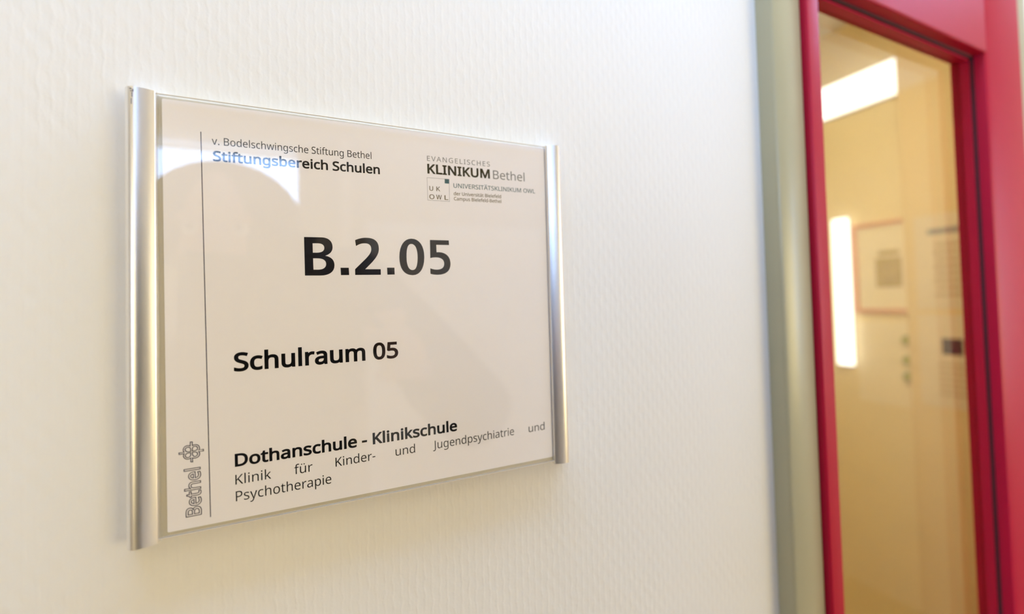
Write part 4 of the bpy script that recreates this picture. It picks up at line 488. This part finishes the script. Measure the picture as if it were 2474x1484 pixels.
box('heading', XP-0.004, XP-0.003, 0.475, 0.585, 0.268, 0.287, M['greyprint'], o, label='dark grey heading bar')
boxes('text_block', [(XP-0.004, XP-0.003, 0.50-0.002*(i % 3), 0.565+0.006*(i % 2), 0.225-i*0.024, 0.236-i*0.024) for i in range(8)], M['textprint'], o)
o = empty('picture_notice', (XP, 0.55, -0.30), label='lower notice with a small black picture beside the three green magnets', cat='notice')
box('sheet', XP-0.003, XP, 0.46, 0.622, -0.315, -0.005, M['sheet'], o)
box('picture', XP-0.0045, XP-0.003, 0.508, 0.560, -0.137, -0.083, M['dark'], o, label='small black picture')
boxes('text_block', [(XP-0.004, XP-0.003, 0.475, 0.572, -0.175-i*0.020, -0.166-i*0.020) for i in range(6)], M['textprint'], o)
o = empty('wall_light', (XW, 0.9, 0.86), label='long glowing white light box high on the wall behind the glass', cat='lamp')
box('housing', XW-0.012, XW, 0.652, 1.30, 0.795, 0.935, M['lampbody'], o)
box('diffuser', XW-0.022, XW-0.012, 0.655, 1.295, 0.800, 0.930, M['strip'], o, bev=0.003, label='glowing white diffuser')
o = empty('light_tube', (XW-0.03, 0.86, 0.08), label='upright glowing white light strip left of the red framed poster', cat='lamp')
box('housing', XW-0.010, XW, 0.838, 0.895, -0.215, 0.382, M['lampbody'], o)
box('diffuser', XW-0.030, XW-0.010, 0.835, 0.893, -0.212, 0.378, M['strip'], o, bev=0.006, label='glowing white diffuser')
def ceiling_lamp(x, y, z, sx, sy, m, label):
    o = empty('ceiling_lamp', (x, y, z), label=label, cat='lamp')
    box('housing', x-sx/2, x+sx/2, y-sy/2, y+sy/2, z-0.05, z, M['lampbody'], o)
    box('diffuser', x-sx/2+0.02, x+sx/2-0.02, y-sy/2+0.02, y+sy/2-0.02, z-0.06, z-0.05, m, o)
def fill_lamp(x, m, label):  # unseen glowing panels, added for even frontal warm light on the sign wall
    o = empty('fill_lamp', (x, YB, 0.0), label=label, cat='lamp')
    box('housing', x-0.47, x+0.47, YB, YB+0.05, -0.38, 0.38, M['lampbody'], o, bev=0.004)
    box('diffuser', x-0.45, x+0.45, YB+0.05, YB+0.075, -0.36, 0.36, m, o, bev=0.01)
fill_lamp(-1.22, M['lamp_s'], 'large unseen warm fill lamp opposite, left of the person')
fill_lamp(1.66, M['lamp_t'], 'large unseen warm fill lamp opposite the red door')
ceiling_lamp(-1.1, -1.0, CE, 1.2, 0.75, M['lamp_w'], 'warm ceiling lamp in the corridor left of the sign')
ceiling_lamp(1.0, -1.0, CE, 1.2, 0.75, M['lamp_w'], 'warm ceiling lamp in the corridor by the red door')
ceiling_lamp(0.95, 0.42, CE, 0.8, 0.4, M['lamp_r'], 'warm ceiling lamp in the room behind the red door')

# ------------------------------------------------------------------ the photographer, seen as a dark shape mirrored in the sign
def skin_mesh(nodes, edges, sub=2):
    me = bpy.data.meshes.new('t'); me.from_pydata([n[0] for n in nodes], edges, [])
    ob = bpy.data.objects.new('t', me); C.objects.link(ob)
    md = ob.modifiers.new('s', 'SKIN'); md.use_smooth_shade = True
    for i, n in enumerate(nodes):
        r = n[1]; me.skin_vertices[0].data[i].radius = (r, r) if not isinstance(r, tuple) else r
    me.skin_vertices[0].data[0].use_root = True
    s = ob.modifiers.new('u', 'SUBSURF'); s.levels = sub
    bpy.context.view_layer.update()
    out = bpy.data.meshes.new_from_object(ob.evaluated_get(bpy.context.evaluated_depsgraph_get()))
    bpy.data.objects.remove(ob); return out
def ell(bm, c, r, rot=None, seg=24):
    q = bmesh.ops.create_uvsphere(bm, u_segments=seg, v_segments=seg//2, radius=1)
    for v in q['verts']:
        p = Vector((v.co.x*r[0], v.co.y*r[1], v.co.z*r[2]))
        if rot: p = rot @ p
        v.co = Vector(c)+p
def remesh(parts, vox, name, m, parent, smooth_it=2, **k):
    bm = bmesh.new()
    for p in parts:
        if callable(p): p(bm)
        else: bm.from_mesh(p)
    me = bpy.data.meshes.new(name); bm.to_mesh(me); bm.free()
    ob = bpy.data.objects.new(name, me); C.objects.link(ob)
    r = ob.modifiers.new('r', 'REMESH'); r.mode = 'VOXEL'; r.voxel_size = vox
    s = ob.modifiers.new('s', 'SMOOTH'); s.iterations = smooth_it
    bpy.context.view_layer.update()
    out = bpy.data.meshes.new_from_object(ob.evaluated_get(bpy.context.evaluated_depsgraph_get()))
    bpy.data.objects.remove(ob); out.name = name
    bm = bmesh.new(); bm.from_mesh(out); bm.verts.ensure_lookup_table()      # keep the outer skin only
    seen = set(); isl = []
    for v in bm.verts:
        if v.index in seen: continue
        st = [v]; seen.add(v.index); comp = []
        while st:
            q = st.pop(); comp.append(q)
            for e in q.link_edges:
                u = e.other_vert(q)
                if u.index not in seen: seen.add(u.index); st.append(u)
        isl.append(comp)
    isl.sort(key=len)
    for comp in isl[:-1]: bmesh.ops.delete(bm, geom=comp, context='VERTS')
    bm.to_mesh(out); bm.free()
    return link(name, out, m, parent, smooth=True, **k)
PX, PYY = -0.055, -0.66
J = dict(pel=(PX, PYY-0.05, -0.66), waist=(PX, PYY-0.06, -0.46), chest=(PX+0.005, PYY-0.03, -0.13), up=(PX+0.005, PYY-0.01, 0.03), neck=(PX-0.01, PYY+0.01, 0.11), head=(PX-0.028, PYY+0.03, 0.195),
         shR=(PX+0.168, PYY+0.0, 0.124), elR=(0.300, -0.50, -0.12), wrR=(0.160, -0.350, 0.0), shL=(PX-0.205, PYY+0.0, 0.085), elL=(PX-0.225, PYY+0.11, -0.20), wrL=(-0.115, -0.320, -0.03),
         hiR=(PX+0.09, PYY-0.05, -0.74), knR=(PX+0.105, PYY+0.0, -1.14), anR=(PX+0.115, PYY-0.06, -1.52), hiL=(PX-0.09, PYY-0.05, -0.74), knL=(PX-0.105, PYY+0.0, -1.14), anL=(PX-0.115, PYY-0.06, -1.52))
def chain(names_r, edges):
    ns = list(names_r); return [(J[n], r) for n, r in ns], [(([a for a, _ in ns].index(p)), ([a for a, _ in ns].index(q))) for p, q in edges]
def limb(*nr): return skin_mesh([(J[n], r) for n, r in nr], [(i, i+1) for i in range(len(nr)-1)])
body_parts = [limb(('pel', (0.15, 0.10)), ('waist', (0.135, 0.095)), ('chest', (0.16, 0.11)), ('up', (0.13, 0.085)), ('neck', 0.052), ('head', 0.055))]
for q in 'RL':
    body_parts += [limb(('up', 0.07), ('sh'+q, 0.058), ('el'+q, 0.042), ('wr'+q, 0.028)), limb(('pel', 0.095), ('hi'+q, 0.085), ('kn'+q, 0.058), ('an'+q, 0.038))]
def hand(wr, side):
    """palm and five bent fingers closing on the side of the camera; side +1 = at +X of it"""
    W = Vector(wr); T = Vector((0.108, -0.300, 0.045)) if side > 0 else Vector((-0.078, -0.262, 0.035)); d = (T-W).normalized()
    palm = W+d*0.045
    ns = [(tuple(W), 0.024), (tuple(palm), (0.020, 0.034)), (tuple(W+d*0.075), (0.016, 0.030))]; es = [(0, 1), (1, 2)]
    ms = [skin_mesh(ns, es)]
    for i, (zo, ln) in enumerate(((0.030, 0.9), (0.010, 1.0), (-0.010, 0.95), (-0.028, 0.75))):
        a = W+d*0.062+Vector((0, 0, zo)); b = a+Vector((side*0.006, 0.030*ln, 0.002)); c = b+Vector((-side*0.010, 0.020*ln, 0)); e = c+Vector((-side*0.020, 0.006, 0))
        ms.append(skin_mesh([(tuple(a), 0.0095), (tuple(b), 0.0090), (tuple(c), 0.0082), (tuple(e), 0.0072)], [(0, 1), (1, 2), (2, 3)]))
    a = W+d*0.03+Vector((-side*0.018, 0, 0.012)); b = a+Vector((-side*0.020, 0.020, 0.016)); c = b+Vector((-side*0.016, 0.020, 0.006))
    ms.append(skin_mesh([(tuple(a), 0.012), (tuple(b), 0.0105), (tuple(c), 0.009)], [(0, 1), (1, 2)]))
    return ms
H = Vector(J['head'])
def headparts(bm):
    ell(bm, H+Vector((0, -0.005, 0.022)), (0.070, 0.088, 0.085)); ell(bm, H+Vector((0, 0.022, -0.030)), (0.055, 0.062, 0.072))
    ell(bm, H+Vector((0, 0.088, -0.022)), (0.011, 0.016, 0.022)); ell(bm, H+Vector((0, 0.082, -0.030)), (0.016, 0.012, 0.010))
    ell(bm, H+Vector((0, 0.076, -0.058)), (0.023, 0.010, 0.006)); ell(bm, H+Vector((0, 0.074, -0.068)), (0.020, 0.010, 0.007))
    ell(bm, H+Vector((0, 0.062, -0.094)), (0.022, 0.018, 0.016))
    for s in (-1, 1): ell(bm, H+Vector((s*0.071, -0.006, -0.012)), (0.008, 0.018, 0.031)); ell(bm, H+Vector((s*0.030, 0.074, 0.012)), (0.020, 0.010, 0.006))
pr = empty('person', (PX, PYY, FL), label='person in a dark jumper holding up a camera, mirrored in the sign', cat='person')
remesh(body_parts+[headparts]+hand(J['wrR'], 1)+hand(J['wrL'], -1), 0.0045, 'body', M['skin'], pr)
jn, je = chain([('pel', (0.168, 0.118)), ('waist', (0.152, 0.112)), ('chest', (0.176, 0.126)), ('up', (0.146, 0.098)), ('shR', 0.074), ('elR', 0.068), ('wrR', 0.045), ('shL', 0.074), ('elL', 0.055), ('wrL', 0.040)],
               [('pel', 'waist'), ('waist', 'chest'), ('chest', 'up'), ('up', 'shR'), ('shR', 'elR'), ('elR', 'wrR'), ('up', 'shL'), ('shL', 'elL'), ('elL', 'wrL')])
remesh([skin_mesh(jn, je)], 0.008, 'jumper', M['jumper'], pr)
tp = [limb(('waist', (0.140, 0.100)), ('pel', (0.160, 0.112)))]+[limb(('pel', 0.112), ('hi'+q, 0.100), ('kn'+q, 0.076), ('an'+q, 0.062)) for q in 'RL']
remesh(tp, 0.008, 'trousers', M['jeans'], pr)
def hairparts(bm):
    ell(bm, H+Vector((0, -0.020, 0.028)), (0.109, 0.096, 0.091)); ell(bm, H+Vector((0, -0.040, -0.035)), (0.106, 0.066, 0.085))
    for s in (-1, 1): ell(bm, H+Vector((s*0.082, -0.012, -0.020)), (0.026, 0.050, 0.080))
remesh([hairparts], 0.005, 'hair', M['hair'], pr)
for s in (-1, 1):
    ax, ay, az = J['anR' if s > 0 else 'anL']
    def sh(bm, ax=ax, ay=ay):
        ell(bm, (ax, ay+0.05, FL+0.045), (0.048, 0.135, 0.045)); ell(bm, (ax, ay-0.01, FL+0.075), (0.050, 0.06, 0.055))
    remesh([sh], 0.006, 'shoe', M['shoe'], pr)
    eb = bmesh.new(); ell(eb, H+Vector((s*0.029, 0.0675, -0.002)), (0.0125, 0.0125, 0.0110)); me = bpy.data.meshes.new('eye'); eb.to_mesh(me); eb.free(); link('eye', me, M['white_p'], pr, smooth=True)
    eb = bmesh.new(); ell(eb, H+Vector((s*0.029, 0.0785, -0.002)), (0.0055, 0.0030, 0.0055)); me = bpy.data.meshes.new('iris'); eb.to_mesh(me); eb.free(); link('iris', me, M['hair'], pr, smooth=True)

# the camera in the person's hands: its barrel ends just behind the viewpoint
hc = empty('camera_body', (0.049, -0.27, 0.0758), label='black camera held in front of the person, mirrored in the sign', cat='camera')
Bc = Vector((0.049, -0.1894, 0.0758)); 
def along(name, d0, d1, r0, r1, m):
    bm = bmesh.new(); Q = Matrix((( rt.x, up.x, -fwd.x), (rt.y, up.y, -fwd.y), (rt.z, up.z, -fwd.z)))
    bmesh.ops.create_cone(bm, cap_ends=True, segments=40, radius1=r0, radius2=r1, depth=d1-d0)
    for v in bm.verts: v.co = Bc-fwd*((d0+d1)/2)+Q @ v.co
    me = bpy.data.meshes.new(name); bm.to_mesh(me); bm.free(); return link(name, me, m, hc)
Q = Matrix(((rt.x, up.x, -fwd.x), (rt.y, up.y, -fwd.y), (rt.z, up.z, -fwd.z)))
along('lens_barrel', 0.024, 0.062, 0.034, 0.031, M['camblack'])
bm = bmesh.new(); box_bm(bm, -0.074, 0.074, -0.095, 0.045, 0.060, 0.098); box_bm(bm, -0.078, -0.044, -0.095, 0.040, 0.045, 0.100)
bmesh.ops.bevel(bm, geom=bm.edges[:], offset=0.005, segments=2, affect='EDGES')
box_bm(bm, -0.022, 0.022, 0.045, 0.068, 0.052, 0.092)
for v in bm.verts: v.co = Bc+Q @ v.co
me = bpy.data.meshes.new('housing'); bm.to_mesh(me); bm.free(); link('housing', me, M['camblack'], hc)
